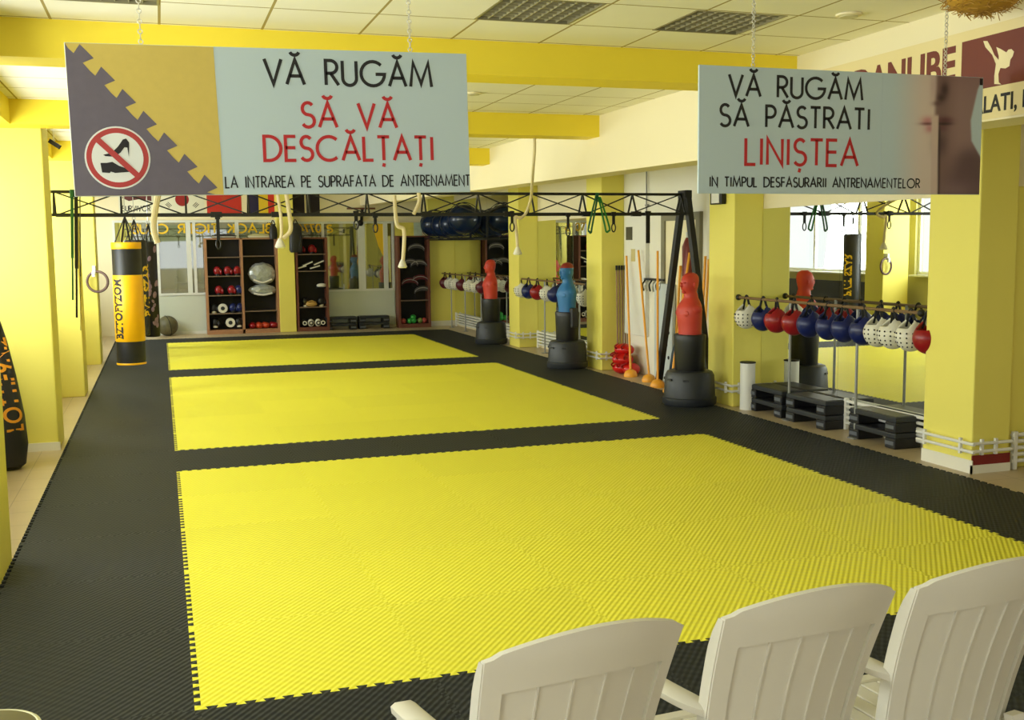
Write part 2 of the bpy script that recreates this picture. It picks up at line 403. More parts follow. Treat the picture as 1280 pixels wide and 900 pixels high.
# right wall, far wall
mb = MB(); mb.box((XM, 2.75, -0.02), (XM+.2, 21.2, CZ)); mb.box((XM+.2, 2.75, 2.32), (8.1, 2.9, CZ)); mb.box((8.1, -7.2, -0.02), (8.3, 2.9, CZ)); struct(mb.build('wall_right', M_CREAM))
mb = MB(); mb.box((6.61, 2.74, -0.02), (8.1, 2.9, 2.32), .006); struct(mb.build('wall_partition', M_YEL), 'yellow partition at the right edge beside the nearest pillar')
mb = MB(); mb.box((-2.2, YB, -0.02), (XM, YB+.2, CZ)); struct(mb.build('wall_back', M_CREAM))
# bulkhead above the right side of the mats
mb = MB()
zb0, zb1 = 2.535, 2.74
v = lambda x, y, z: (x, y, z)
P = []
for y, z in ((-7.0, zb0-.08), (YB, zb1+.06)): P.append([(4.38, y, z), (4.72, y, z), (4.72, y, CZ), (4.38, y, CZ)])
A = [mb.bm.verts.new(p) for p in P[0]]; B = [mb.bm.verts.new(p) for p in P[1]]
mb.bm.faces.new(A[::-1]); mb.bm.faces.new(B)
for i in range(4): mb.bm.faces.new((A[i], A[(i+1)%4], B[(i+1)%4], B[i]))
struct(mb.build('ceiling_bulkhead', M_CREAM), 'cream boxed bulkhead running along the right side under the ceiling')
# beams
mb = MB(); mb.box((-1.62, -7.0, 3.0), (-1.27, YB, CZ)); struct(mb.build('ceiling_beam', M_BEAM), 'yellow beam along the left pillars')
for i, (y0, lab) in enumerate(((2.48, 'nearest'), (6.18, 'second'), (10.15, 'third'), (14.4, 'fourth'))):
    mb = MB(); mb.box((-1.27, y0, 3.0), (4.38, y0+.34, CZ))
    struct(mb.build('ceiling_beam', M_BEAM), 'yellow beam across the ceiling, %s from the camera' % lab)
# pillars
def pillar(x0, x1, y0, y1, z1, lab, nm='pillar', m=None):
    mb = MB(); mb.box((x0, y0, -0.02), (x1, y1, z1), 0.012); return struct(mb.build(nm, m or M_YEL), lab)
for y0, h, lab in ((2.0, 3.0, 'nearest'), (6.55, 3.03, 'second'), (10.45, 3.03, 'third'), (14.5, 3.03, 'fourth')):
    x1 = -1.0 if y0 < 3 else -1.05
    pillar(-1.68, x1, y0, y0+(.65 if y0 < 3 else .6), CZ, 'yellow left pillar, %s from the camera' % lab)
ROWS = [2.66, 6.56, 10.48, 14.4]
for y0, lab in zip(ROWS, ('nearest', 'second', 'third', 'fourth')):
    pillar(6.2, XM, y0, y0+.6, CZ, 'yellow right pillar, %s from the camera' % lab)
pillar(2.44, 2.80, 20.0, YB, 3.2, 'narrow yellow column between the two wooden shelf units on the far wall')
pillar(5.93, XM, 20.3, YB, CZ, 'yellow corner panel beside the mirror at the far right')
# baseboards on left pillars and trims
mb = MB(); mb.box((-1.70, 6.535, -0.02), (-1.035, 6.55, 0.06)); struct(mb.build('baseboard_left', M_WHITE))
mb = MB(); mb.box((6.19, 2.64, -0.02), (6.2, 3.26, 0.09)); mb.box((6.19, 2.64, -0.02), (XM, 2.66, .05)); struct(mb.build('baseboard_right', M_WHITE))
mb = MB(); mb.box((6.2, 2.648, .05), (XM, 2.659, .13)); struct(mb.build('trim_1', M_REDTRIM))
mb = MB(); mb.box((5.93, 20.27, -0.02), (XM, 20.3, 0.10)); struct(mb.build('baseboard_back', M_WHITE))
# mirrors in the right wall
def mirror(name, y0, y1, z0, z1, seams, lab):
    t = thing(name, lab, 'mirror', (XM, (y0+y1)/2, z0), 0, 'wall mirrors on the right'); c = (y0+y1)/2
    ys = [y0]+seams+[y1]
    for a, b in zip(ys, ys[1:]):
        mb = MB(); mb.box((-.012, a-c+.0015, 0), (-.002, b-c-.0015, z1-z0)); mb.build('mirror_panel', M_MIRROR, t)
mirror('wall_mirror', 3.27, 6.555, .03, 2.265, [5.05], 'large wall mirror behind the nearest head guard rack')
mirror('wall_mirror', 11.1, 14.39, .03, 2.3, [12.8], 'wall mirror behind the blue torso dummy')
mirror('wall_mirror', 15.02, 20.29, .03, 2.9, [17.6], 'wall mirror behind the farthest red dummy')
mb = MB(); mb.box((XM-.02, 7.17, -0.02), (XM-.001, 10.47, 3.2)); struct(mb.build('wall_alcove', M_WHITE))
d = bpy.data.objects.new('door_1', None); COL.objects.link(d); d.location = (XM-.02, 8.55, -.02); struct(d)
mb = MB(); mb.box((-.03, -.45, 0), (0, .45, 2.2)); mb.build('door_leaf', M_CREAM, d)
mb = MB(); mb.box((-.05, .45, 0), (0, .56, 2.3)); mb.box((-.05, -.56, 0), (0, -.45, 2.3)); mb.box((-.05, -.45, 2.2), (0, .45, 2.3)); mb.build('door_frame', mat('grey_frame', (128, 122, 96), .5), d)
mb = MB(); mb.cyl((-.03, -.36, 1.05), (-.09, -.36, 1.05), .012); mb.cyl((-.09, -.37, 1.05), (-.09, -.24, 1.05), .012); mb.build('door_handle', M_STEEL, d)

# far wall glazing
def back_window(n, x0, x1, z0, z1, posts):
    r = bpy.data.objects.new('window_%d' % n, None); COL.objects.link(r); r.location = (x0, YB, z0); struct(r); w = x1-x0; h = z1-z0
    f = MB(); f.box((0, -.06, 0), (w, -.001, .05)); f.box((0, -.06, h-.05), (w, -.001, h)); f.box((0, -.06, .05), (.05, -.001, h-.05)); f.box((w-.05, -.06, .05), (w, -.001, h-.05))
    for p, pw in posts: f.box((p-x0-pw/2, -.06, .05), (p-x0+pw/2, -.001, h-.05))
    f.build('window_frame', M_ALU, r)
    p = MB(); p.box((.05, -.03, .05), (w-.05, -.02, h-.05)); p.build('pane', M_DIMPANE, r)
    mb = MB(); mb.box((0, -.03, -.80), (w, -.001, -.002)); mb.build('lower_panel', mat('pale_panel', (206, 212, 198), .5), r)
    return r
wn1 = back_window(8, -1.0, 2.44, .84, 2.48, [(.56, .10), (.68, .06), (-.1, .08), (1.6, .08)])
wn2 = back_window(9, 2.80, 5.14, .84, 2.44, [(4.38, .16), (3.50, .06), (4.94, .10)])
mb = MB()
def fb(y0): return lambda u, v, d: (u, y0-d, v)
write(mb, 'BLACK TIGER CLUB', 0, 2.95, 2.20, .19, .038, lambda u, v, d: (2.35-u, YB-.032-d, v))
mb.build('lettering', M_LETY, wn1).location = Vector((0, 0, 0)) - wn1.location
mb = MB(); write(mb, '0774', 0, .50, 2.2, .18, .04, lambda u, v, d: (3.46-u, YB-.032-d, v)); write(mb, 'S', 3.6, 3.72, 2.2, .16, .04, fb(YB-.032))
mb.prism([(4.66, 2.38), (4.92, 2.38), (4.92, 1.58), (4.78, 1.85), (4.70, 2.15)], fb(YB-.032), .002)
mb.build('lettering', M_LETY, wn2).location = Vector((0, 0, 0)) - wn2.location
mb = MB(); mb.box((-1.0, YB-.08, -.02), (.95, YB-.03, .04)); struct(mb.build('trim_2', M_ALU))
mb = MB(); mb.box((XL, 15.0, .0), (XL+.05, 20.2, .95)); struct(mb.build('trim_3', M_DKPLAST))

# ================================================================== MATS
NT = 12; MG = 0.03; PW = (1.0-2*MG)/NT; TD = 0.026
def tooth_edge(p, d, nrm, out):
    # points from p along d (unit length edge) with dovetail teeth; nrm outward
    p = Vector(p); d = Vector(d); nrm = Vector(nrm); pts = [p.copy()]
    for i in range(NT):
        a = MG+i*PW
        s0, s1, t0, t1 = a+PW*.28, a+PW*.72, a+PW*.17, a+PW*.83
        pts += [p+d*a, p+d*s0, p+d*t0+nrm*TD, p+d*t1+nrm*TD, p+d*s1]
    return pts
def tile_mesh():
    bm = bmesh.new(); X = Vector((1, 0, 0)); Y = Vector((0, 1, 0)); o = Vector((0, 0, 0))
    bottom = tooth_edge(o, X, Y, 0)                      # notches cut into the tile (the neighbour's teeth)
    right = tooth_edge(X, Y, X, 1)
    top = [q+Y for q in tooth_edge(o, X, Y, 1)][::-1]; top = [X+Y]+top[:-1]
    left = tooth_edge(o, Y, X, 0)[::-1]; left = [Y]+left[:-1]
    pts = bottom+right+top+left
    from mathutils.geometry import delaunay_2d_cdt
    n = len(pts); vs, es, fs, *_ = delaunay_2d_cdt([Vector((p.x, p.y)) for p in pts], [], [list(range(n))], 1, 1e-7)
    A = [bm.verts.new((p.x, p.y, -0.001)) for p in vs]; B = [bm.verts.new((p.x, p.y, -0.02)) for p in vs]
    for f in fs: bm.faces.new([A[i] for i in f]); bm.faces.new([B[i] for i in reversed(f)])
    rim = [e for e in bm.edges if len(e.link_faces) == 1 and e.verts[0].co.z > -.01]
    ib = {tuple(round(c, 6) for c in v.co[:2]): v for v in B}
    for e in rim:
        a, b = e.verts; a2 = ib[tuple(round(c, 6) for c in a.co[:2])]; b2 = ib[tuple(round(c, 6) for c in b.co[:2])]
        bm.faces.new((a, b, b2, a2))
    bmesh.ops.recalc_face_normals(bm, faces=bm.faces[:])
    return bm
bm = tile_mesh(); TY = bpy.data.meshes.new('foam_tile'); bm.to_mesh(TY); bm.free(); TY.materials.append(M_FOAMY)
TB = TY.copy(); TB.materials.clear(); TB.materials.append(M_FOAMB)
def tiles(root, me, cells):
    for (i, j) in cells:
        o = bpy.data.objects.new('foam_tile', me); COL.objects.link(o); o.parent = root; o.location = (i-root.location.x, j-root.location.y, 0)
for y0, n, lab in ((0, 5, 'large yellow foam mat nearest the white chairs'), (6, 6, 'yellow foam mat in the middle between two black strips'), (13, 5, 'yellow foam mat farthest away in front of the wooden shelves')):
    t = thing('training_mat', lab, 'mat', (0, y0, 0), 0, 'yellow puzzle mats')
    tiles(t, TY, [(i, y0+j) for i in range(5) for j in range(n)])
t = thing('border_mat', 'black foam puzzle mat bordering the three yellow mats', 'mat', (-1, 0, 0))
cells = [(-1, j) for j in range(-2, 19)] + [(5, j) for j in range(-2, 19)] + [(i, j) for i in range(5) for j in (-2, -1, 5, 12, 18)]
tiles(t, TB, cells)

# ================================================================== SIGNS
def front(u, v, d): return (u, -.006-d, v)
def sign_root(name, lab, loc, rot=0.0):
    t = thing(name, lab, 'sign', loc, 0, 'hanging rule signs'); t.rotation_euler[1] = rot
    mb = MB(); mb.box((0, -.006, 0), (1.725, .006, .632), .002); mb.build('panel', M_SIGN, t); return t
def chain(root, x, z0, z1):
    mb = MB(); n = int((z1-z0)/.021); 
    for i in range(n):
        mb.torus((x, 0, z0+.012+i*(z1-z0-.012)/n), .0095, .0026, (1, 0, 0) if i % 2 else (0, 1, 0), 8, 5, 1.0)
    mb.build('chain', M_CHAIN, root)
# left sign
T1 = sign_root('hanging_sign', 'left hanging sign with black and yellow mat print and crossed-out shoes', (-.385, .46, 2.112), math.radians(-.9))
U = lambda px: (px-87)/498*1.725
V1 = lambda px, py: .632*(1-(py-(57+(px-85)*.026))/(187-(px-85)*.026*1.0))
mb = MB(); mb.prism([(.002, .002), (U(262), .002), (U(259), .630), (.002, .630)], front, .001); mb.build('yellow_print', mat('print_yellow', (204, 180, 84), .5, noise=.06, nscale=30), T1)
poly = [(.003, .003), (.003, .629)]
a = Vector((.012, .632)); b = Vector((.56, .004)); d = (b-a); L = d.length; d.normalize(); nn = Vector((-d.y, d.x)); nn = nn if nn.x > 0 else -nn
N = 7
for i in range(N):
    s0 = i*L/N
    for (s, h) in ((.16, -.014), (.40, -.012), (.30, .032), (.94, .034), (.82, -.012)):
        q = a + d*(s0+s*L/N) + nn*h; poly.append((min(max(q.x, .004), .6), min(max(q.y, .004), .629)))
poly.append((.57, .003))
mb = MB(); mb.prism(poly, lambda u, v, d_: front(u, v, .001+d_), .001); mb.build('dark_mat_print', mat('print_grey', (98, 90, 100), .5, noise=.12, nscale=26), T1)
cx, cz = U(139), .632*(1-(197.5-58)/187)
for nm, R_, m_, off in (('symbol_rim', .131, mat('print_white', (222, 224, 216), .5), .002), ('symbol_ring', .124, mat('print_red', (176, 52, 48), .5), .003), ('symbol_disc', .103, mat('print_white', (222, 224, 216)), .004)):
    mb = MB(); mb.prism([(cx+R_*math.cos(2*PI*k/48), cz+R_*math.sin(2*PI*k/48)) for k in range(48)], lambda u, v, d_, o=off: front(u, v, o+d_), .001); mb.build(nm, m_, T1)
SH = lambda pts: [(U(x/4.0), .632*(1-(y/4.0-58)/187)) for x, y in pts]
mb = MB()
mb.prism(SH([(490, 775), (530, 765), (560, 735), (585, 700), (600, 695), (613, 715), (612, 735), (607, 785), (603, 740), (590, 738), (570, 765), (540, 785), (500, 782)]), lambda u, v, d_: front(u, v, .005+d_), .001)
mb.prism(SH([(475, 815), (505, 815), (530, 810), (560, 830), (600, 845), (608, 860), (540, 865), (520, 858), (515, 865), (480, 862)]), lambda u, v, d_: front(u, v, .005+d_), .001)
mb.build('shoe_print', M_LETB, T1)
mb = MB(); ribbon(mb, [(cx-.083, cz+.083), (cx+.083, cz-.083)], .024, lambda u, v, d_: front(u, v, .006+d_), .001); mb.build('symbol_bar', mat('print_red', (176, 52, 48)), T1)
def z1(px, py): 
    top = 57+(px-85)*.026; bot = 245-(px-85)*.004
    return .632*(bot-py)/(bot-top)
for s_, a_, b_, yt, yb, w_, m_ in (('VĂ RUGĂM', 320, 536, 79, 109, .0145, M_LETB), ('SĂ VĂ', 364, 487, 131, 161, .0145, M_LETR), ('DESCĂLȚAȚI', 315, 535, 172.5, 202, .0145, M_LETR), ('LA INTRAREA PE SUPRAFATA DE ANTRENAMENT', 265, 584.5, 221.5, 235, .0062, M_LETB)):
    mb = MB(); zb = z1((a_+b_)/2, yb); zt = z1((a_+b_)/2, yt)
    write(mb, s_, U(a_), U(b_), zb, zt-zb, w_, front); mb.build('lettering', m_, T1)
chain(T1, U(174), .632, 1.085); chain(T1, U(509), .632, 1.08)
# right sign
T2 = sign_root('hanging_sign', 'right hanging sign with a finger on lips printed at its side', (2.528, .46, 2.138))
U2 = lambda px: (px-874)/349.5*1.725
def z2(px, py):
    top = 82+(px-873)*.043; bot = 242.0
    return .632*(bot-py)/(bot-top)
for s_, a_, b_, yt, yb, w_, m_ in (('VĂ RUGĂM', 908, 1067, 97, 122.5, .0145, M_LETB), ('SĂ PĂSTRATI', 898, 1077, 133.5, 159.5, .0145, M_LETB), ('LINIȘTEA', 928, 1063, 174, 206, .0165, M_LETR), ('IN TIMPUL DESFASURARII ANTRENAMENTELOR', 887, 1143, 222, 233.5, .0075, M_LETB)):
    mb = MB(); zb = z2((a_+b_)/2, yb); zt = z2((a_+b_)/2, yt)
    write(mb, s_, U2(a_), U2(b_), zb, zt-zb, w_, front); mb.build('lettering', m_, T2)
chain(T2, U2(936), .632, 1.07); chain(T2, U2(1173), .632, 1.07)
mb = MB(); mb.box((1.70, -.009, .59), (1.72, -.006, .625)); mb.build('corner_clip', M_BLKMET, T2)
def sm(a, b, x): t_ = min(max((x-a)/(b-a), 0), 1); return t_*t_*(3-2*t_)
def mixc(a, b, t_): return tuple(a[i]*(1-t_)+b[i]*t_ for i in range(3))
def ink(px, py):
    bg = (188, 205, 206); c = bg
    lit = mixc(bg, (214, 196, 180), sm(1100, 1150, px)); c = lit
    # edge of the face on the right
    ys = [90, 112, 150, 175, 195, 245]; xs = [1225, 1216, 1208, 1210, 1223, 1240]
    ed = xs[-1]
    for i in range(5):
        if ys[i] <= py <= ys[i+1]: ed = xs[i]+(xs[i+1]-xs[i])*(py-ys[i])/(ys[i+1]-ys[i])
    if px > 1158:
        dk = mixc((122, 94, 88), (146, 116, 110), sm(1168, 1195, px)); dk = mixc(dk, (84, 60, 64), .75*sm(172, 200, py)*sm(1180, 1215, px+.35*(py-172)))
        c = mixc(c, dk, sm(1157, 1164, px))
        c = mixc(c, bg, sm(ed-1.5, ed+1.5, px))
    g = lambda x0, y0, rx, ry: math.exp(-((px-x0)/rx)**2-((py-y0)/ry)**2)
    c = mixc(c, (196, 168, 156), .8*g(1157, 108, 4, 20))
    c = mixc(c, (44, 26, 30), .8*g(1172, 112, 5, 9)); c = mixc(c, (52, 32, 34), .85*g(1168, 122, 5, 5)); c = mixc(c, (90, 62, 60), .7*g(1163, 129, 6, 3))
    c = mixc(c, (196, 132, 130), .95*g(1151, 150, 8, 5)); c = mixc(c, (190, 120, 120), .8*g(1154, 160, 6, 5)); c = mixc(c, (96, 48, 52), .85*g(1151, 154, 9, 1.7))
    c = mixc(c, (84, 36, 44), .9*g(1173, 150, 10, 4.5)); c = mixc(c, (96, 50, 56), .7*g(1170, 159, 8, 5)); c = mixc(c, (36, 16, 22), .9*g(1172, 154, 10, 1.7))
    c = mixc(c, (60, 38, 42), .55*g(1168, 178, 9, 14))
    if py > 141:
        w_ = 1156+(py-141)*.02
        f_ = sm(w_-1.5, w_+1.5, px)*(1-sm(w_+8, w_+10, px))*sm(141, 146, py)
        c = mixc(c, (206, 182, 166), f_)
        c = mixc(c, (50, 34, 34), .9*math.exp(-((px-(w_+10.5))/1.3)**2)*sm(150, 165, py))
    c = mixc(c, (140, 112, 112), .6*g(1190, 236, 30, 12)*sm(1166, 1172, px))
    return c
NX, NY = 90, 96
bm = bmesh.new(); cl = bm.loops.layers.float_color.new('ink'); vv = [[None]*(NY+1) for _ in range(NX+1)]; pc = {}
for i in range(NX+1):
    for j in range(NY+1):
        u = U2(1092)+(1.7225-U2(1092))*i/NX; v_ = .002+.628*j/NY
        vt = bm.verts.new((u, -.007, v_)); vv[i][j] = vt
        px = 874+u/1.725*349.5; top = 82+(px-873)*.043; py = 242-v_/.632*(242-top); pc[vt] = tuple(lin(q) for q in ink(px, py))
for i in range(NX):
    for j in range(NY):
        f = bm.faces.new((vv[i][j], vv[i+1][j], vv[i+1][j+1], vv[i][j+1]))
        for lp in f.loops: lp[cl] = (*pc[lp.vert], 1)
me = bpy.data.meshes.new('photo_print'); bm.to_mesh(me); bm.free(); me.materials.append(M_PRINT)
o = bpy.data.objects.new('photo_print', me); COL.objects.link(o); o.parent = T2
md = o.modifiers.new('s', 'SOLIDIFY'); md.thickness = .0008; md.offset = 0

# banner on the bulkhead
t = thing('banner', 'long cream banner with dark red lettering and kicking figure on the bulkhead', 'banner', (4.378, 0, 0))
bf = lambda u, v, d: (-.004-d, -u, v)                       # u grows towards the camera side (-y)
mb = MB(); mb.box((-.004, -1.2, 2.56), (-.001, 2.2, 3.075)); mb.build('cloth', mat('banner_cream', (232, 214, 158), .6), t)
mb = MB(); mb.prism([(-.772, 2.733), (.35, 2.733), (.35, 3.018), (-.772, 3.018)], bf, .001); mb.build('red_panel', mat('banner_red', (112, 44, 30), .55, noise=.1, nscale=4), t)
MT = Matrix(((0, 0, -1, -.005), (-1, 0, 0, 0), (0, 1, 0, 0), (0, 0, 0, 1)))
font_mesh('DANUBE', 'lettering', mat('banner_letter_red', (112, 42, 30), .55), t, Matrix.Translation((0, 1.783, 2.805)) @ MT, .962, .205, .001, .028)
font_mesh('GALATI, R', 'lettering', M_LETB, t, Matrix.Translation((0, .745, 2.578)) @ MT, .52, .112, .001, .02)
sil = [(1075,205),(1095,205),(1115,240),(1130,275),(1152,300),(1152,280),(1140,235),(1162,245),(1190,262),(1200,248),(1215,245),(1228,258),(1222,280),(1210,298),(1205,330),(1185,342),(1160,340),(1150,370),(1152,412),(1165,422),(1130,420),(1130,380),(1138,320),(1120,275),(1085,235)]
mb = MB(); pts = []
for x, y in sil:
    q = at(960+(x-0)/4, y/4, x=4.37); pts.append((-q.y, q.z))
mb.prism(pts, lambda u, v, d: bf(u, v, .001+d), .001); mb.build('kicking_figure', mat('banner_figure', (240, 226, 178), .6), t)

# ================================================================== CEILING FITTINGS
def louvre(x, y, lab):
    t = thing('ceiling_lamp', lab, 'ceiling light', (x, y, CZ), 0, 'square louvre lamps in the ceiling')
    mb = MB(); mb.box((.001, .001, .12), (.599, .599, .135)); mb.build('housing', M_LAMPIN, t)
    mb = MB()
    for a, b in (((.001, .001), (.599, .014)), ((.001, .586), (.599, .599)), ((.001, .014), (.014, .586)), ((.586, .014), (.599, .586))): mb.box((*a, -.003), (*b, .12))
    mb.build('frame', mat('lamp_frame', (150, 142, 110), .4, .3), t)
    mb = MB()
    for k in range(1, 8):
        q = .014+.572*k/8
        mb.box((q-.003, .014, .004), (q+.003, .586, .055)); mb.box((.014, q-.003, .004), (.586, q+.003, .055))
    mb.build('louvre_grid', M_LOUV, t)
louvre(1.77, 1.245, 'square black-louvred ceiling lamp left of centre above the left sign')
louvre(2.94, 1.27, 'square black-louvred ceiling lamp just above the right sign')
louvre(-.6, 1.34, 'square louvred ceiling lamp at the top left corner')
louvre(-.6, 4.1, 'square louvred ceiling lamp behind the first yellow beam'); 
def disc(x, y, r_, lab, nm):
    t = thing(nm, lab, 'ceiling fitting', (x, y, CZ), 0, 'round ceiling fittings')
    mb = MB(); mb.loft([(-.016, 0, 0, r_*.8, r_*.8), (-.012, 0, 0, r_, r_), (-.001, 0, 0, r_, r_)], 28); mb.build('rim', M_CREAM, t, True)
    mb = MB(); mb.loft([(-.020, 0, 0, r_*.72, r_*.72), (-.016, 0, 0, r_*.72, r_*.72)], 24); mb.build('cover', mat('fitting_cover', (208, 200, 160), .5), t, True)
disc(3.86, 1.13, .075, 'round white ceiling speaker above the right sign', 'ceiling_speaker')
p = at(592, 116, z=CZ); disc(p.x, p.y, .07, 'round fitting in the ceiling between the first two yellow beams', 'ceiling_speaker')
# straw ball
t = thing('straw_bundle', 'bundle of golden straw hanging under the ceiling at the top right', 'straw bundle', (4.1, .3, 3.15))
mb = MB(); mb.ell((0, 0, 0), (.19, .17, .075), 20, 12); mb.build('core', M_STRAW, t, True)
mb = MB()
for i in range(420):
    a = random.uniform(0, 2*PI); ph = random.uniform(-PI/2, PI/2); c = Vector((.19*math.cos(a)*math.cos(ph), .17*math.sin(a)*math.cos(ph), .072*math.sin(ph)))
    dv = Vector((random.uniform(-1, 1), random.uniform(-1, 1), random.uniform(-.5, .3))).normalized()*random.uniform(.03, .07)
    mb.bar(c-dv, c+dv, .003, .003)
mb.build('loose_straw', mat('straw_light', (180, 136, 48), .8), t)['kind'] = 'stuff'
mb = MB(); mb.cyl((0, 0, .06), (0, 0, .07), .01); mb.build('hook', M_STEEL, t)

# ================================================================== CHAIRS
def make_chair():
    t = thing('plastic_chair', '', 'chair', (0, 0, 0), 0, 'white plastic chairs in the foreground')
    Wt, Wb = .272, .225; Z0, Z1 = .38, .955
    def pt(u, z, dep=0.0):
        k = (z-Z0)/(Z1-Z0); w = Wb+(Wt-Wb)*min(k, 1.1)**0.8
        y = -.02 - .17*k - .05*math.sin(max(0, min(k, 1))*PI)*-.4 + .055*u*u
        return Vector((u*w, y+dep, z))
    def panel(us, zf, th, rear, ns=10):
        # strip between us[0..1]; zf(u) -> (zlow, zhigh)
        mb = MB(); nu = max(2, int(abs(us[1]-us[0])*14)+1); F = []; Bk = []
        for i in range(nu+1):
            u = us[0]+(us[1]-us[0])*i/nu; a, b = zf(u)
            F.append([mb.bm.verts.new(pt(u, a+(b-a)*j/ns, rear+th)) for j in range(ns+1)])
            Bk.append([mb.bm.verts.new(pt(u, a+(b-a)*j/ns, rear)) for j in range(ns+1)])
        q = mb.bm.faces.new
        for i in range(nu):
            for j in range(ns):
                q((F[i][j], F[i+1][j], F[i+1][j+1], F[i][j+1])); q((Bk[i][j], Bk[i][j+1], Bk[i+1][j+1], Bk[i+1][j]))
            q((F[i][0], Bk[i][0], Bk[i+1][0], F[i+1][0])); q((F[i][ns], F[i+1][ns], Bk[i+1][ns], Bk[i][ns]))
        for j in range(ns):
            q((F[0][j], F[0][j+1], Bk[0][j+1], Bk[0][j])); q((F[nu][j], Bk[nu][j], Bk[nu][j+1], F[nu][j+1]))
        return mb
    crown = lambda u: Z1+.062*(1-u*u)-.006*(abs(u) > .93)
    zt = lambda u: Z1-.105+.03*(1-u*u)
    panel((-1, 1), lambda u: (zt(u), crown(u)), .02, 0, 6).build('top_rail', M_PLASTIC, t, True)
    panel((-1, -.83), lambda u: (Z0, zt(u)+.002), .02, 0).build('side_rail', M_PLASTIC, t, True)
    panel((.83, 1), lambda u: (Z0, zt(u)+.002), .02, 0).build('side_rail', M_PLASTIC, t, True)
    n = 5
    for i in range(n):
        a = -.825+1.65*i/n; b = -.825+1.65*(i+1)/n
        panel((a+.010, b-.010), lambda u: (Z0+.01, zt(u)+.004), .008, .012).build('slat', M_PLASTIC, t, True)
    for i in range(1, n):
        a = -.825+1.65*i/n
        panel((a-.022, a-.008), lambda u: (Z0+.01, zt(u)+.002), .014, .005).build('rib', M_PLASTIC, t, True)
    # forward flange round the shell edge
    for s in (-1, 1):
        mb = MB(); pl = [pt(s*.985, Z0+(Z1-.012-Z0)*j/12, .016) for j in range(13)]; rg = []
        for k, p in enumerate(pl):
            dp = .034 if k < 11 else (.028 if k == 11 else .014)
            rg.append([mb.bm.verts.new(p+Vector(q)) for q in ((-.006, -.008, 0), (.006, -.008, 0), (.006, dp, 0), (-.006, dp, 0))])
        for A_, B_ in zip(rg, rg[1:]):
            for k in range(4): mb.bm.faces.new((A_[k], A_[(k+1)%4], B_[(k+1)%4], B_[k]))
        mb.bm.faces.new(rg[0][::-1]); mb.bm.faces.new(rg[-1]); mb.build('edge_flange', M_PLASTIC, t, True)
    # seat
    mb = MB(); mb.box((-.235, -.02, .395), (.235, .03, .425), .008); mb.box((-.25, .41, .385), (.25, .47, .425), .012)
    mb.box((-.25, .03, .395), (-.205, .41, .425), .006); mb.box((.205, .03, .395), (.25, .41, .425), .006); mb.build('seat_frame', M_PLASTIC, t)
    for i in range(6):
        x0 = -.203+.4065*i/6; mb = MB(); mb.box((x0+.003, .03, .40), (x0+.0645, .41, .423), .004); mb.build('seat_slat', M_PLASTIC, t)
    for s in (-1, 1):
        top = [(s*.215, .012, .640), (s*.260, .045, .660), (s*.282, .14, .664), (s*.292, .28, .660), (s*.286, .39, .645)]
        P_ = spline(top, 5); mb = MB()
        prof = [(-.033, -.014), (.033, -.014), (.035, .004), (.022, .013), (-.022, .013), (-.035, .004)]
        rings = []
        for i, p in enumerate(P_):
            a_ = P_[max(i-1, 0)]; b_ = P_[min(i+1, len(P_)-1)]; dd = (b_-a_).normalized(); rr = dd.cross(Vector((0, 0, 1))).normalized(); uu = rr.cross(dd)
            rings.append([mb.bm.verts.new(p+rr*x+uu*z) for x, z in prof])
        for A_, B_ in zip(rings, rings[1:]):
            for k in range(6): mb.bm.faces.new((A_[k], A_[(k+1)%6], B_[(k+1)%6], B_[k]))
        mb.bm.faces.new(rings[0][::-1]); mb.bm.faces.new(rings[-1]); mb.build('armrest', M_PLASTIC, t, True)
        mb = MB(); pf = spline([(s*.284, .37, .640), (s*.272, .40, .40), (s*.280, .44, 0)], 5)
        for p, q in zip(pf, pf[1:]): mb.bar(p, q+(q-p)*.02, .045, .035, (0, 1, 0))
        mb.build('leg', M_PLASTIC, t)
        mb = MB(); pf = spline([(s*.22, -.02, .46), (s*.235, -.06, .25), (s*.265, -.15, 0)], 5)
        for p, q in zip(pf, pf[1:]): mb.bar(p, q+(q-p)*.02, .045, .035, (0, 1, 0))
        mb.build('leg', M_PLASTIC, t)
    return t
ch = make_chair()
for i, (A_, B_, lab) in enumerate((((607, 830), (855, 782), 'white slatted plastic chair nearest the left, seen from behind'),
                                   ((912, 774), (1117, 740), 'middle one of the three white plastic chairs'),
                                   ((1152, 736), (1330, 706), 'white plastic chair at the right edge, partly cut off'))):
    a = at(*A_, z=.955-.006); b = at(*B_, z=.955-.006); mid = (a+b)/2; an = math.atan2(b.y-a.y, b.x-a.x)
    off = Matrix.Rotation(an, 3, 'Z') @ Vector((0, -.19+.055, 0))
    rep(ch, i == 0, (mid.x-off.x, mid.y-off.y, 0), an, lab)
# stool at lower left
p = at(-22, 915, z=.45)
t = thing('stool', 'dark round stool top with pale rim at the lower left corner', 'stool', (p.x, p.y, 0))
mb = MB(); mb.loft([(.425, 0, 0, .15, .15), (.45, 0, 0, .155, .155), (.455, 0, 0, .14, .14)], 32); mb.build('seat', mat('stool_seat', (80, 72, 40), .5), t, True)
mb = MB(); mb.torus((0, 0, .44), .155, .013, (0, 0, 1), 36, 8); mb.build('rim', mat('stool_rim', (196, 192, 150), .4), t, True)
for k in range(4):
    a = PI/4+k*PI/2; mb = MB(); mb.cyl((.11*math.cos(a), .11*math.sin(a), .43), (.15*math.cos(a), .15*math.sin(a), 0), .014, 10); mb.build('leg', M_BLKMET, t, True)

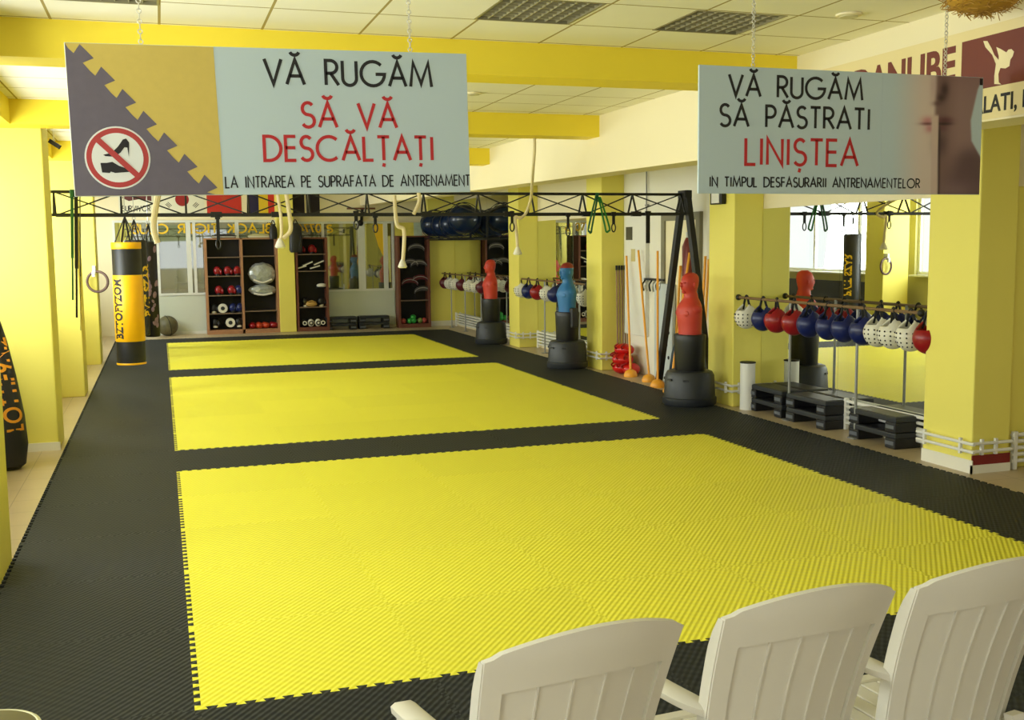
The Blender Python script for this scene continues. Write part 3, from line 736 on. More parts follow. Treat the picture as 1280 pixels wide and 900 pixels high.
# ================================================================== TORSO DUMMIES
def dummy(name, lab, loc, rz, m, cap=None, kind=0):
    t = thing(name, lab, 'training dummy', loc, rz, 'torso punching dummies')
    mb = MB(); mb.loft([(0, 0, 0, .30, .30), (.02, 0, 0, .315, .315), (.09, 0, 0, .315, .315), (.10, 0, 0, .30, .30), (.36, 0, 0, .285, .285), (.405, 0, 0, .262, .262), (.42, 0, 0, .22, .22)], 32)
    bs = mb.build('base', M_DKPLAST, t, True)
    for a in (-2.2, -1.45, -.7):
        mb = MB(); M = Matrix.Translation((.287*math.cos(a), .287*math.sin(a), .315)) @ Matrix.Rotation(a, 4, 'Z'); mb.box((-.006, -.035, -.012), (.012, .035, .012), 0, M); mb.build('grip_slot', M_BLACK, bs)
    mb = MB(); mb.loft([(.40, 0, 0, .175, .155), (.42, 0, 0, .19, .165), (.78, 0, 0, .205, .175), (.84, 0, 0, .21, .178), (.855, 0, 0, .20, .17)], 28); mb.build('sleeve', M_BLACK, t, True)
    mb = MB()
    H = [(.84, 0, 0, .150, .125), (.90, 0, 0, .150, .122), (1.0, 0, -.005, .160, .128), (1.08, 0, -.010, .172, .132), (1.15, 0, -.010, .178, .130), (1.20, 0, -.003, .17, .118), (1.245, 0, .005, .138, .10), (1.275, 0, .010, .105, .088), (1.30, 0, .012, .085, .08), (1.345, 0, .008, .076, .076),
         (1.365, 0, -.005, .070, .082), (1.40, 0, -.012, .078, .098), (1.45, 0, -.008, .086, .106), (1.50, 0, -.002, .087, .106), (1.545, 0, .004, .080, .096), (1.575, 0, .006, .062, .074), (1.595, 0, .006, .03, .038)]
    mb.loft(H, 28, 2.15)
    mb.ell((-.065, -.105, 1.11), (.07, .028, .05), 14, 8); mb.ell((.065, -.105, 1.11), (.07, .028, .05), 14, 8)   # chest
    mb.ell((-.125, 0, 1.155), (.065, .08, .075), 14, 8); mb.ell((.125, 0, 1.155), (.065, .08, .075), 14, 8)             # shoulders
    b_ = mb.build('torso', m, t, True)
    mb = MB(); mb.ell((0, -.112, 1.445), (.016, .024, .03), 10, 8); mb.ell((0, -.098, 1.405), (.032, .02, .010), 10, 6); mb.ell((0, -.085, 1.365), (.03, .025, .02), 10, 6); mb.ell((-.035, -.095, 1.475), (.024, .02, .009), 10, 6); mb.ell((.035, -.095, 1.475), (.024, .02, .009), 10, 6); mb.build('face', m, b_, True)
    for s in (-1, 1): mb = MB(); mb.ell((s*.088, .005, 1.45), (.012, .022, .034), 10, 8); mb.build('ear', m, b_, True)
    if cap:
        mb = MB(); mb.loft([(1.52, 0, 0, .090, .108), (1.545, 0, .004, .086, .102), (1.58, 0, .006, .066, .078), (1.603, 0, .006, .02, .025)], 24); mb.build('cap', cap, t, True)
    if kind:
        for s in (-1, 1): mb = MB(); mb.box((s*.20-.05, -.06, .62), (s*.20+.05, .06, .92), .02); mb.build('side_pad', M_BLACK, t)
    return t
d1 = at(866, 503, z=0); 
dummy('torso_dummy', 'nearest red torso dummy on black base by the A-frame leg', (5.80, 6.86, 0), math.radians(-85), M_RED).scale = (1, 1, .965)
dummy('torso_dummy', 'blue torso dummy with dark red crown on black base', (5.83, 10.95, 0), math.radians(-80), M_BLUE, mat('dummy_cap', (140, 40, 34), .5), 1)
dummy('torso_dummy', 'farthest red torso dummy, near the far corner mirror', (5.93, 15.3, 0), math.radians(-85), M_RED)

# ================================================================== TRUSS
TYc, ZT, ZB = 7.95, 2.49, 2.245; X0, X1 = -1.09, 6.22
t = thing('truss_frame', 'black metal truss spanning the hall on A-shaped legs', 'truss', (0, TYc, 0))
for nm, dy, z in (('top_chord', 0, ZT), ('bottom_chord', -.13, ZB), ('bottom_chord', .13, ZB)):
    mb = MB(); mb.bar((X0, dy, z), (X1, dy, z), .032, .032); mb.build(nm, M_BLKMET, t)
npan = 11; st = (X1-X0)/npan
for i in range(npan+1):
    x = X0+i*st; mb = MB()
    for dy in (-.13, .13): mb.bar((x, 0, ZT), (x, dy, ZB), .018)
    mb.bar((x, -.13, ZB), (x, .13, ZB), .018)
    mb.build('post_brace', M_BLKMET, t)
    if i < npan:
        for dy, fl in ((-.13, 0), (.13, 1)):
            mb = MB()
            a, b = (x, x+st) if (i+fl) % 2 else (x+st, x)
            mb.bar((a, dy, ZB), (b, 0, ZT), .014); mb.build('diagonal_brace', M_BLKMET, t)
for x, off in ((X1+.06, 1), (X0-.34, 0)):
    if not off:
        mb = MB(); mb.bar((x, 0, ZT), (X0, 0, ZT), .03); mb.bar((x, -.1, ZB), (X0, -.1, ZB), .03); mb.build('end_bar', M_BLKMET, t)
    for s in (-1, 1):
        mb = MB(); mb.bar((x, s*.05, ZT+.04), (x, s*.74, -.005 if False else -.02), .07, .085, (0, 1, 0)); mb.build('leg', M_BLKMET, t)
    mb = MB(); mb.box((x-.05, -.10, ZT-.05), (x+.05, .10, ZT+.05), .006); mb.build('corner_joint', M_BLKMET, t)
for x in (5.55, 4.9, 3.9, 2.9, 1.2, .55):
    mb = MB(); mb.box((x-.06, -.15, ZB-.03), (x+.06, -.10, ZB+.03)); mb.build('clamp', M_BLKMET, t)

# ropes and straps on the truss
def X(px, y=TYc): return at(px, 260, y=y).x
def Zc(px, py, y=TYc): return at(px, py, y=y).z
def rope(name, lab, pts, r, knob=None, m=None, grp='gym ropes on the truss'):
    P_ = [at(px, py, y=y) for px, py, y in pts]; t = thing(name, lab, 'rope', P_[0], 0, grp); o0 = P_[0].copy()
    mb = MB(); mb.tube([p-o0 for p in spline(P_, 6)], r, 8); mb.build('cord', m or M_ROPE, t, True)
    if knob:
        kp = P_[-1]-o0
        mb = MB(); mb.loft([(kp.z-knob*1.5, kp.x, kp.y, knob*.75, knob*.75), (kp.z-knob*1.25, kp.x, kp.y, knob, knob), (kp.z-knob*.3, kp.x, kp.y, knob*.62, knob*.62), (kp.z+knob*.3, kp.x, kp.y, knob*.3, knob*.3)], 16); mb.build('end_knob', M_WHV, t, True)
    return t
yf = TYc-.17
rope('climbing_rope', 'thick pale twisted rope hanging left on the truss by the yellow bag', [(199, 238, yf), (194, 262, yf), (192, 285, yf), (197, 304, yf)], .032)
rope('climbing_rope', 'thin pale rope with white tassel knob beside the narrow yellow column', [(347, 243, yf), (351, 270, yf), (352, 292, yf), (350, 300, yf)], .018, .06)
rope('climbing_rope', 'pale rope end crossing just right of the white tassel knob', [(358, 243, yf-.02), (362, 270, yf-.02), (363, 288, yf-.02), (354, 298, yf-.02)], .024)
rope('climbing_rope', 'long straight pale rope with tassel in front of the red-brown shelf', [(493, 244, yf), (496, 280, yf), (505, 288, yf), (504, 322, yf), (503, 326, yf)], .022, .055)
rope('climbing_rope', 'short pale rope end looped over the truss top chord', [(523, 240, yf), (524, 252, yf), (517, 268, yf)], .022)
rope('climbing_rope', 'rope hanging from the second yellow beam and draped over the truss', [(668, 173, 6.3), (668, 190, 6.35), (666, 215, 6.6), (664, 245, 7.4), (658, 265, yf), (650, 273, yf), (644, 272, yf), (646, 295, yf), (647, 310, yf)], .018, .055)
def strap(lab, px, y0, y1, w, m=None, ring=True, name='suspension_strap'):
    a = at(px, y0, y=yf-.01); b = at(px, y1, y=yf-.01); t = thing(name, lab, 'strap', a, 0, 'straps hanging from the truss'); L = a.z-b.z
    mb = MB(); mb.box((-w/2, -.006, -L), (w/2, .006, .03)); mb.box((-w/2-.01, -.012, -.01), (w/2+.01, .012, .04)); mb.build('webbing', m or M_STRAP, t)
    if ring: mb = MB(); mb.torus((0, 0, -L-.045), .05, .008, (0, 1, 0), 18, 6, .5); mb.build('carabiner', M_BLKMET, t, True)
strap('black strap hanging over the left shelf unit', 272, 273, 300, .035)
strap('black strap with carabiner left of the draped rope', 640, 268, 279, .03)
strap('short black strap above the blue dummy', 710, 270, 285, .03)
strap('black strap with carabiner right of the green bands', 767, 269, 280, .035)
strap('long plain black strap over the white alcove wall', 810, 268, 304, .05, None, False)
strap('black strap with ring above the far middle window', 469, 271, 280, .035)
strap('black strap with ring right of the far shelf column', 445, 268, 276, .04)
def band(lab, px, w, y0, y1, m, tilt=0):
    a = at(px, y0, y=yf-.02); b = at(px+tilt, y1, y=yf-.02); t = thing('resistance_band', lab, 'band', a, 0, 'resistance bands on the truss')
    d_ = b-a; mb = MB(); pts = [(-.010, 0, 0), (d_.x-w, 0, d_.z*.85), (d_.x-w*.6, 0, d_.z*.97), (d_.x, 0, d_.z), (d_.x+w*.6, 0, d_.z*.97), (d_.x+w, 0, d_.z*.85), (.010, 0, 0)]
    mb.tube(spline(pts, 4), .012, 6); mb.build('loop', m, t, True)
band('green loop band, left one of the pair by the third pillar', 747, .022, 241, 291, mat('dark_green_band', (16, 92, 52), .5), -9)
band('green loop band, wider right one of the pair by the third pillar', 749, .028, 246, 290, M_GREEN, 10)
yl = TYc-.19
for i, (px, y1, m_, lab, w_) in enumerate(((91, 375, mat('dark_green_band', (16, 92, 52)), 'long dark green band hanging at the left end of the truss', .03), (96, 397, M_STRAP, 'long black band hanging at the left end of the truss', .035), (101, 413, mat('thin_grey_cord', (70, 70, 60), .6), 'thin long cord hanging at the left end of the truss', .012))):
    a = at(px-1, 243, y=yl); b = at(px, y1, y=yl); t = thing('resistance_band', lab, 'band', a, 0, 'bands at the left end of the truss'); d_ = b-a
    mb = MB(); mb.bar((0, 0, .02), (d_.x*.6, 0, d_.z*.6), w_, .012, (0, 1, 0)); mb.bar((d_.x*.6, 0, d_.z*.6), (d_.x, 0, d_.z), w_*.6, .01, (0, 1, 0)); mb.build('strip', m_, t)
    mb = MB(); mb.box((-w_*.7, -.03, -.03), (w_*.7, .012, .05), .006); mb.build('knot', m_, t)

# ================================================================== PUNCHING BAGS
def bag(name, lab, loc, r, z0, z1, body, bands, top_to, letters=None):
    t = thing(name, lab, 'punching bag', (loc[0], loc[1], 0), 0, 'punching bags')
    mb = MB(); mb.loft([(z0, 0, 0, r*.9, r*.9), (z0+.02, 0, 0, r, r), (z1-.02, 0, 0, r, r), (z1, 0, 0, r*.93, r*.93)], 32); mb.build('body', body, t, True)
    for a, b, m_ in bands:
        mb = MB(); mb.loft([(a, 0, 0, r+.002, r+.002), (a+.005, 0, 0, r+.006, r+.006), (b-.005, 0, 0, r+.006, r+.006), (b, 0, 0, r+.002, r+.002)], 32); mb.build('wrap', m_, t, True)
    for k in range(4):
        an = k*PI/2+.4; mb = MB(); p = (r*.9*math.cos(an), r*.9*math.sin(an), z1-.03); mb.bar(p, (0, 0, z1+.34), .022, .008); mb.build('hanging_strap', M_STRAP, t)
    mb = MB(); mb.torus((0, 0, z1+.36), .025, .006, (0, 1, 0), 14, 6); mb.cyl((0, 0, z1+.38), (0, 0, top_to), .007, 6); mb.build('hanger', M_STEEL, t)
    if letters:
        s_, a0, za, zb, hgt, m_ = letters
        c = bpy.data.curves.new('t', 'FONT'); c.body = s_; c.offset = .035; c.extrude = .002; c.resolution_u = 3
        o = bpy.data.objects.new('t', c); COL.objects.link(o); dg = bpy.context.evaluated_depsgraph_get(); me = bpy.data.meshes.new_from_object(o.evaluated_get(dg)); bpy.data.objects.remove(o)
        xs = [v.co.x for v in me.vertices]; ys = [v.co.y for v in me.vertices]; x0, x1, y0, y1 = min(xs), max(xs), min(ys), max(ys)
        for v in me.vertices:
            tt = (v.co.x-x0)/(x1-x0); q = (v.co.y-y0)/(y1-y0); zz = za+(zb-za)*tt; an = a0 - hgt*q/r; rr = r+.008+v.co.z
            v.co = (rr*math.cos(an), rr*math.sin(an), zz)
        me.materials.clear(); me.materials.append(m_); ob = bpy.data.objects.new('lettering', me); COL.objects.link(ob); ob.parent = t
    return t
bag('punching_bag', 'yellow and black punching bag hanging at the left over the black mat', (-.46, 10.25), .178, .40, 1.95, M_BLACK, [(1.55-.85, 1.55, M_BAGY), (.40, .425, M_BAGY), (1.88, 1.965, M_BAGY)], 3.0, ('BZTOFYZOM', -PI/2-.42, .74, 1.50, .12, M_LETB))
bag('punching_bag', 'black punching bag with yellow lettering half hidden behind the yellow bag', (-.44, 14.7), .18, .42, 2.02, M_BLACK, [], 3.0, ('PVIT SZAR', -PI/2+1.55, .75, 1.62, .17, M_LETY))
tb = bag('punching_bag', 'slim black punching bag with pink and white print, farthest of the hanging bags', (-.24, 17.0), .135, .22, 2.0, mat('print_bag', (24, 20, 28), .5), [], 3.2)
mb = MB()
for i in range(26):
    a = -PI/2+random.uniform(-.9, 1.1); z = random.uniform(.35, 1.9); s = random.uniform(.03, .07)
    mb.ell((.133*math.cos(a), .133*math.sin(a), z), (s*.6, .01, s), 8, 6, Matrix.Rotation(a+PI/2, 4, 'Z') @ Matrix.Rotation(random.uniform(-.6, .6), 4, 'Y'))
mb.build('print_pattern', mat('bag_print', (150, 120, 150), .6, noise=.5, nscale=20), tb)
# leaning bag behind the nearest left pillar
t = thing('punching_bag', 'black teardrop bag with orange letters leaning by the nearest left pillar', 'punching bag', (-1.40, 5.75, 0), 0, 'punching bags')
MM = Matrix.Rotation(math.radians(-4), 4, 'Y')
mb = MB(); mb.loft([(-.02, 0, 0, .10, .10), (.02, 0, 0, .15, .15), (.2, 0, 0, .175, .175), (.45, 0, 0, .16, .16), (.8, -.02, 0, .13, .13), (1.1, -.045, 0, .10, .10), (1.28, -.06, 0, .07, .07)], 26); mb.build('body', M_BLACK, t, True)
mb = MB(); mb.torus((-.04, -.03, 1.33), .035, .006, (0, 1, 0), 14, 6); mb.build('ring', M_STEEL, t)
mb = MB()
BR = [(.2, .175), (.45, .16), (.8, .13), (1.1, .10), (1.28, .07)]
st_, tw = text_strokes('LOTTIF9NIZ', .25)
def onbag(u, v, d):
    z = .34+(1.14-.34)*u/tw; r_ = next((ra+(rb-ra)*(z-za)/(zb-za) for (za, ra), (zb, rb) in zip(BR, BR[1:]) if za <= z <= zb), .1)+.004; cxx = -.02*max(0, (z-.45)/.35)*.9 if z < .8 else -.02-.0833*(z-.8)
    a = -PI/2+1.0-.14*v/r_; rr = r_+.004+d
    return (cxx+rr*math.cos(a), rr*math.sin(a), z)
for pl in st_: ribbon(mb, pl, .19, onbag, .003)
mb.build('lettering', mat('bag_orange', (228, 150, 30), .5), t)
# ring on peg on the third left pillar
p = at(122, 352, y=14.42)
t = thing('gymnastic_ring', 'wooden gymnastic ring hanging on a peg on a yellow left pillar', 'gymnastic ring', (-1.05, 14.42, p.z), 0)
t.location = (p.x, p.y, p.z)
mb = MB(); mb.torus((0, -.03, 0), .165, .022, (0.25, 1, 0), 30, 8); mb.build('ring', M_CORK, t, True)
mb = MB(); mb.box((-.07, -.05, .13), (-.02, .085, .26), .006); mb.box((-.08, -.07, .08), (-.03, -.02, .17), .006); mb.build('peg', M_CRWHITE, t)
# small camera on the left
p = at(68, 181, y=9.0)
t = thing('security_camera', 'small black security camera under the ceiling by the second left pillar', 'camera', (-1.12, 9.0, p.z))
t.location = (p.x, 9.0, p.z)
mb = MB(); mb.bar((-.05, 0, .045), (.06, -.02, -.03), .05, .045); mb.build('body', M_BLKMET, t)
mb = MB(); mb.bar((0, 0, .02), (-.01, .02, CZ-p.z), .015); mb.build('bracket', M_CRWHITE, t)
# emergency lamp on second right pillar
p = at(897, 248, x=6.16)
t = thing('wall_lamp', 'small black and white lamp high on the second right pillar', 'lamp', (6.195, p.y, p.z))
mb = MB(); mb.box((-.06, -.14, -.07), (0, .14, .07), .008); mb.build('housing', M_BLKMET, t)
mb = MB(); mb.box((-.07, -.09, -.055), (-.06, .09, .06), .002); mb.build('lens', M_CRWHITE, t)

# ================================================================== HEAD GUARDS AND RACKS
def make_guard(m, vent, lab, bowl=False):
    t = thing('head_guard', lab, 'head guard', (0, 0, 0), 0)
    bm = bmesh.new(); bmesh.ops.create_uvsphere(bm, u_segments=24, v_segments=16, radius=1.0)
    kill = []
    for f in bm.faces:
        c = f.calc_center_median()
        if c.z > .78 or (c.z > .30 and abs(c.x) < .62 and c.y < 0) or (c.z > -.25 and abs(c.x) < .66 and c.y > 0): kill.append(f)
    bmesh.ops.delete(bm, geom=kill, context='FACES')
    for v in bm.verts:
        k = 1-.38*max(0, v.co.z)
        v.co.x *= .105*k; v.co.y *= .120*k; v.co.z *= .130 if v.co.z < 0 else .150
    me = bpy.data.meshes.new('shell'); bm.to_mesh(me); bm.free(); me.materials.append(m)
    me.polygons.foreach_set('use_smooth', [True]*len(me.polygons))
    o = bpy.data.objects.new('shell', me); COL.objects.link(o); o.parent = t; o.location = (0, 0, -.20)
    md = o.modifiers.new('s', 'SOLIDIFY'); md.thickness = .022; md.offset = 1
    md2 = o.modifiers.new('b', 'SUBSURF'); md2.levels = 1; md2.render_levels = 1
    mb = MB(); mb.tube(spline([(-.072, .01, -.13), (-.04, .0, -.05), (-.018, 0, .012), (0, 0, .026), (.018, 0, .012), (.04, 0, -.05), (.072, .01, -.13)], 5), .013, 6); mb.build('strap', M_STRAP if vent != 'pale' else M_WHV, t, True)
    for s in (-1, 1):
        mb = MB(); mb.ell((s*.104, .0, -.20), (.022, .04, .05), 12, 8); mb.build('ear_pad', m, t, True)
    if vent:
        mb = MB()
        for (a, e) in [(a_, e_) for a_ in (-2.6, -2.2, -1.75, -1.35, -.9, -.5, .1, -3.0) for e_ in (-.75, -.45, -.15, .12)]:
            c = Vector((.125*math.cos(a)*math.cos(e), .139*math.sin(a)*math.cos(e), -.20+.150*math.sin(e)))
            mb.ell(c, (.0085, .0085, .0085), 6, 5)
        mb.build('vent_hole', M_DARK, t)
    return t
protos = {}
GM = {'white': M_WHV, 'navy': M_NAVY, 'red': M_REDV, 'maroon': M_MAROON}
def guard(color, loc, rz, lab, grp):
    f = color not in protos
    if f: protos[color] = make_guard(GM[color], color == 'white', lab)
    return rep(protos[color], f, loc, rz, lab, grp)
def rack(lab, x, y0, y1, z, posts, gl, grp, gname):
    t = thing('helmet_rack', lab, 'rack', (x, (y0+y1)/2, 0), 0, 'racks for head guards'); c = (y0+y1)/2
    mb = MB(); mb.cyl((0, y0-c, z), (0, y1-c, z), .016, 12); mb.build('rail', mat('rail_wood', (120, 92, 56), .5), t, True)
    for y in (y0, y1): mb = MB(); mb.ell((0, y-c, z), (.035, .035, .035), 12, 8); mb.build('end_knob', M_BLKMET, t, True)
    for y in posts:
        mb = MB(); mb.cyl((.03, y-c, -.02), (.03, y-c, z), .014, 12); mb.build('post', M_GREYMET, t, True)
        mb = MB(); mb.box((-.02, y-c-.05, -.02), (.08, y-c+.05, -.008)); mb.build('foot', M_GREYMET, t)
    n = len(gl)
    for i, (col, y) in enumerate(gl):
        tw = PI/2 + random.uniform(-.35, .35) + PI
        guard(col, (x, y, z), tw, gname(i, col), grp)
ordn = ['first', 'second', 'third', 'fourth', 'fifth', 'sixth', 'seventh', 'eighth', 'ninth', 'tenth', 'eleventh', 'twelfth']
XR = 6.26
def yy(px): return at(px, 390, x=XR).y
gl = [(c, yy(px)) for px, c in ((933, 'white'), (954, 'navy'), (971, 'red'), (993, 'red'), (1012, 'navy'), (1036, 'navy'), (1056, 'navy'), (1080, 'navy'), (1098, 'white'), (1117, 'white'), (1139, 'white'), (1161, 'red'))]
rack('rail rack of head guards in front of the nearest wall mirror', XR, 3.4, yy(923), 1.255, [yy(985), yy(1069)], gl, 'head guards on the nearest rack', lambda i, c: '%s head guard hanging on the nearest rack, %s from the yellow pillar' % (c, ordn[i]))
gl2 = [(c, yy(px)) for px, c in ((652, 'white'), (661, 'navy'), (672, 'red'), (684, 'white'), (694, 'navy'), (731, 'white'))]
rack('rail rack of head guards behind the blue torso dummy', XR, 11.2, yy(650), 1.25, [yy(679), 11.6], gl2, 'head guards on the middle rack', lambda i, c: '%s head guard on the rack behind the blue dummy, %s from the left' % (c, ordn[i]))
gl3 = [(c, yy(px)) for px, c in ((557, 'maroon'), (563, 'white'), (570, 'white'), (578, 'maroon'), (587, 'white'), (595, 'white'), (603, 'maroon'))]
rack('rail rack of head guards near the far corner', XR, 15.4, yy(551), 1.215, [yy(563), yy(580), yy(600)], gl3, 'head guards on the far rack', lambda i, c: '%s head guard on the far corner rack, %s from the left' % (c, ordn[i]))

# ================================================================== STEPPERS, RADIATORS, PIPES, BIN
def step_platform(lab, loc, rz, L=.70, grp='step platforms by the mirror'):
    t = thing('step_platform', lab, 'step platform', loc, rz, grp)
    mb = MB(); mb.box((-.14, -L/2, .095), (.14, L/2, .145), .01); mb.build('deck', M_DKPLAST, t)
    mb = MB(); mb.box((-.12, -L/2+.03, .1445), (.12, L/2-.03, .1485)); mb.build('top_pad', M_BLACK, t)
    for s in (-1, 1):
        mb = MB(); mb.box((-.145, s*(L/2-.075)-.075, 0), (.145, s*(L/2-.075)+.075, .096), .01); b_ = mb.build('riser', M_BLACK, t)
        for q in (-1, 1): mb = MB(); mb.box((q*.146-.004, s*(L/2-.075)-.06, .035), (q*.146+.004, s*(L/2-.075)+.06, .07)); mb.build('grip_strip', mat('grip_grey', (96, 100, 106), .5), b_)
    return t
sp = step_platform('x', (0, 0, 0), 0)
for i, (x, y, rz, z, lab) in enumerate(((6.42, 4.08, .0, 0, 'lower black step platform in the stack beside the nearest right pillar'), (6.42, 4.08, 0, .150, 'upper black step platform in the stack beside the nearest right pillar'),
        (6.41, 5.18, .02, 0, 'lower black step platform in the middle stack under the mirror'), (6.41, 5.18, .02, .150, 'upper black step platform in the middle stack under the mirror'),
        (6.42, 5.98, -.02, 0, 'lower black step platform in the stack beside the white bin'), (6.42, 5.98, -.02, .150, 'upper black step platform in the stack beside the white bin'))):
    rep(sp, i == 0, (x, y, z-.02), rz, lab)
for i, (x, z, lab) in enumerate(((3.82, 0, 'lower left black step platform under the far window'), (3.82, .15, 'upper left black step platform under the far window'), (4.58, 0, 'lower right black step platform under the far window'), (4.58, .15, 'upper right black step platform under the far window'))):
    o = rep(sp, False, (x, 20.22, z-.02), PI/2, lab, 'step platforms under the far window')
t = thing('waste_bin', 'slim white cylinder bin with dark rim beside the second right pillar', 'bin', (6.28, 6.36, -.02))
mb = MB(); mb.loft([(0, 0, 0, .085, .085), (.54, 0, 0, .085, .085)], 24); mb.build('body', M_CRWHITE, t, True)
mb = MB(); mb.torus((0, 0, .54), .085, .008, (0, 0, 1), 24, 6); mb.loft([(.53, 0, 0, .08, .08), (.545, 0, 0, .08, .08)], 20); mb.build('rim', M_BLKMET, t, True)
def radiator(lab, y0, y1, n=5):
    XR_ = XM-.06
    t = thing('radiator', lab, 'radiator', (XR_+0*y0, (y0+y1)/2, 0), 0, 'white pipe radiators'); L = (y1-y0)/2
    for k in range(n): mb = MB(); mb.cyl((0, -L, .05+k*.055), (0, L, .05+k*.055), .017, 10); mb.build('pipe', M_CRWHITE, t, True)
    for s in (-1, 1): mb = MB(); mb.box((-.02, s*(L-.03)-.02, -.02), (.02, s*(L-.03)+.02, .30), .004); mb.build('header', M_CRWHITE, t)
    return t
radiator('white pipe radiator behind the nearest rack under the mirror', 3.35, 4.85)
radiator('white pipe radiator under the mirror behind the blue dummy', 11.2, 14.3)
radiator('white pipe radiator under the far corner mirror', 15.1, 20.1)
r_ = radiator('white radiator at the right edge beside the nearest pillar', 1.2, 2.60, 5); r_.location = (7.32, 2.68, 0); r_.rotation_euler[2] = PI/2
def pipes(lab, y0, y1):
    t = thing('heating_pipe', lab, 'pipe', (6.2, y0, 0), 0, 'white heating pipes round the right pillars')
    for z in (.17, .235):
        mb = MB(); mb.tube(spline([(.36, -.045, z), (.0, -.045, z), (-.04, -.045, z), (-.045, -.03, z), (-.045, y1-y0+.02, z)], 4), .014, 8); mb.build('pipe', M_CRWHITE, t, True)
    for (x, y) in ((-.045, .08), (-.045, y1-y0-.08), (.06, -.045), (.2, -.045)):
        mb = MB(); mb.box((x-.012, y-.012, .14), (x+.012, y+.012, .27)); mb.build('bracket', M_CRWHITE, t)
for (y0, lab) in zip(ROWS, ('nearest', 'second', 'third', 'fourth')): pipes('white double heating pipe round the %s right pillar' % lab, y0, y0+.6)

# ================================================================== ALCOVE OBJECTS
SL = ['leftmost', 'second from the left', 'middle', 'second from the right', 'rightmost']
for i in range(5):
    x = at(770.5+i*3.3, 400, y=10.36).x; z1_ = at(775, 336, y=10.36).z
    t = thing('wooden_staff', 'long brown wooden staff, %s in the bundle beside the third pillar' % SL[i], 'staff', (x, 10.30, -.02), 0, 'wooden staffs by the third right pillar')
    mb = MB(); mb.cyl((0, 0, 0), (.012, .08, z1_), .0145, 10); mb.build('shaft', M_STICK, t, True)
    mb = MB(); mb.cyl((.012, .08, z1_), (.013, .084, z1_+.07), .018, 10); mb.build('end_cap', M_STRAP, t, True)
OF = [(789, 470, 783, 320), (812, 477, 798, 313), (822, 484, 822, 314), (838, 492, 862, 316)]
for i, (a, b, c, d_) in enumerate(OF):
    p = at(a, b, z=-.02); p.x = min(p.x, 6.3); p.y -= .06 if i == 0 else 0; q = at(c, d_, x=6.44)
    labs = ('orange weighted slalom pole nearest the red pads', 'orange weighted slalom pole, second from the red pads, leaning left', 'orange weighted slalom pole, third from the red pads, nearly upright', 'orange weighted slalom pole half hidden by the red dummy')
    t = thing('slalom_pole', labs[i], 'pole', p, 0, 'orange slalom poles')
    dv = q-p
    mb = MB(); mb.loft([(0, 0, 0, .095, .095), (.03, 0, 0, .10, .10), (.08, 0, 0, .075, .075), (.105, 0, 0, .03, .03)], 20); mb.build('base', M_ORANGE, t, True)
    mb = MB(); mb.cyl((0, 0, .09), dv, .016, 10); mb.build('pole', M_ORANGE, t, True)
for i, (px, pz, y0) in enumerate(((852, 312, 8.35), (864, 320, 8.2), (876, 318, 7.9), (880, 322, 7.75), (845, 330, 8.55))):
    y = at(px, 380, x=6.45).y
    t = thing('hurdle_bar', 'orange bar leaning on the alcove wall, %s from the left behind the red dummy' % ordn[[1, 2, 3, 4, 0][i]], 'bar', (6.42, y, -.02), 0, 'orange bars behind the red dummy')
    mb = MB(); mb.bar((0, 0, 0), (.09, 0, at(px, pz, x=6.5).z), .035, .02); mb.build('shaft', mat('bar_yellow', (240, 168, 40), .45), t)
    mb = MB(); mb.box((-.02, -.03, .001), (.04, .03, .06), .006); mb.build('foot', M_STRAP, t)
# red pads in a heap
for i, (dx, dy, z, rz) in enumerate(((0, 0, 0, .3), (.05, -.28, 0, -.4), (-.03, -.12, .13, .9), (.04, .14, .13, -.2), (.02, -.05, .27, .5))):
    t = thing('red_pad', 'red curved kick pad in the heap beside the wooden staffs, %s' % ('left one at the bottom', 'right one at the bottom', 'middle right one', 'middle left one', 'topmost')[i], 'pad', (6.33+dx, 10.02+dy*.8, -.02+z), rz, 'red pads heaped by the staffs')
    mb = MB(); mb.ell((0, 0, .09), (.13, .16, .09), 16, 10); mb.build('body', mat('red_gloss', (206, 24, 20), .3), t, True)
    for s in (-1, 1): mb = MB(); mb.tube(spline([(-.10, s*.05, .10), (-.15, s*.06, .14), (-.06, s*.06, .185)], 4), .012, 6); mb.build('strap', mat('red_dark', (150, 14, 14), .4), t, True)
# teal paddle, white cabinet with dark panel, rack of weights
t = thing('paddle', 'blue and dark paddle standing between the orange poles', 'paddle', (6.42, 8.52, -.02))
mb = MB(); mb.loft([(0, 0, 0, .03, .14), (.12, 0, 0, .03, .15), (.42, .03, .03, .02, .09), (.60, .06, .05, .012, .015)], 16); mb.build('blade', mat('paddle_blue', (24, 70, 96), .5), t, True)
mb = MB(); mb.cyl((.06, .05, .58), (.09, .07, .80), .012); mb.build('shaft', M_TEAL, t, True)
t = thing('wall_cabinet', 'white wall cabinet with a dark square panel in the alcove', 'cabinet', (XM-.02, 9.95, 0))
mb = MB(); mb.box((-.06, -.36, .55), (0, .36, 2.28), .006); mb.build('body', M_CRWHITE, t)
mb = MB(); mb.box((-.066, .08, 1.93), (-.06, .30, 2.12)); mb.build('panel', mat('dark_panel', (62, 58, 34), .5), t)
mb = MB(); mb.box((-.064, -.02, 1.62), (-.06, .12, 1.80)); mb.build('notice', mat('notice', (206, 190, 130), .6), t)
t = thing('hook_rack', 'wall rack with black hooks and medals above the orange poles', 'rack', (XM-.06, 9.32, 1.36))
mb = MB(); mb.box((-.02, -.32, 0), (.03, .32, .03)); mb.build('rail', M_BLKMET, t)
for k in range(6): mb = MB(); mb.tube(spline([(-.02, -.28+k*.11, 0), (-.06, -.28+k*.11, -.06), (-.03, -.25+k*.11, -.15)], 4), .012, 6); mb.build('hook', M_STRAP if k % 2 else M_STEEL, t, True)
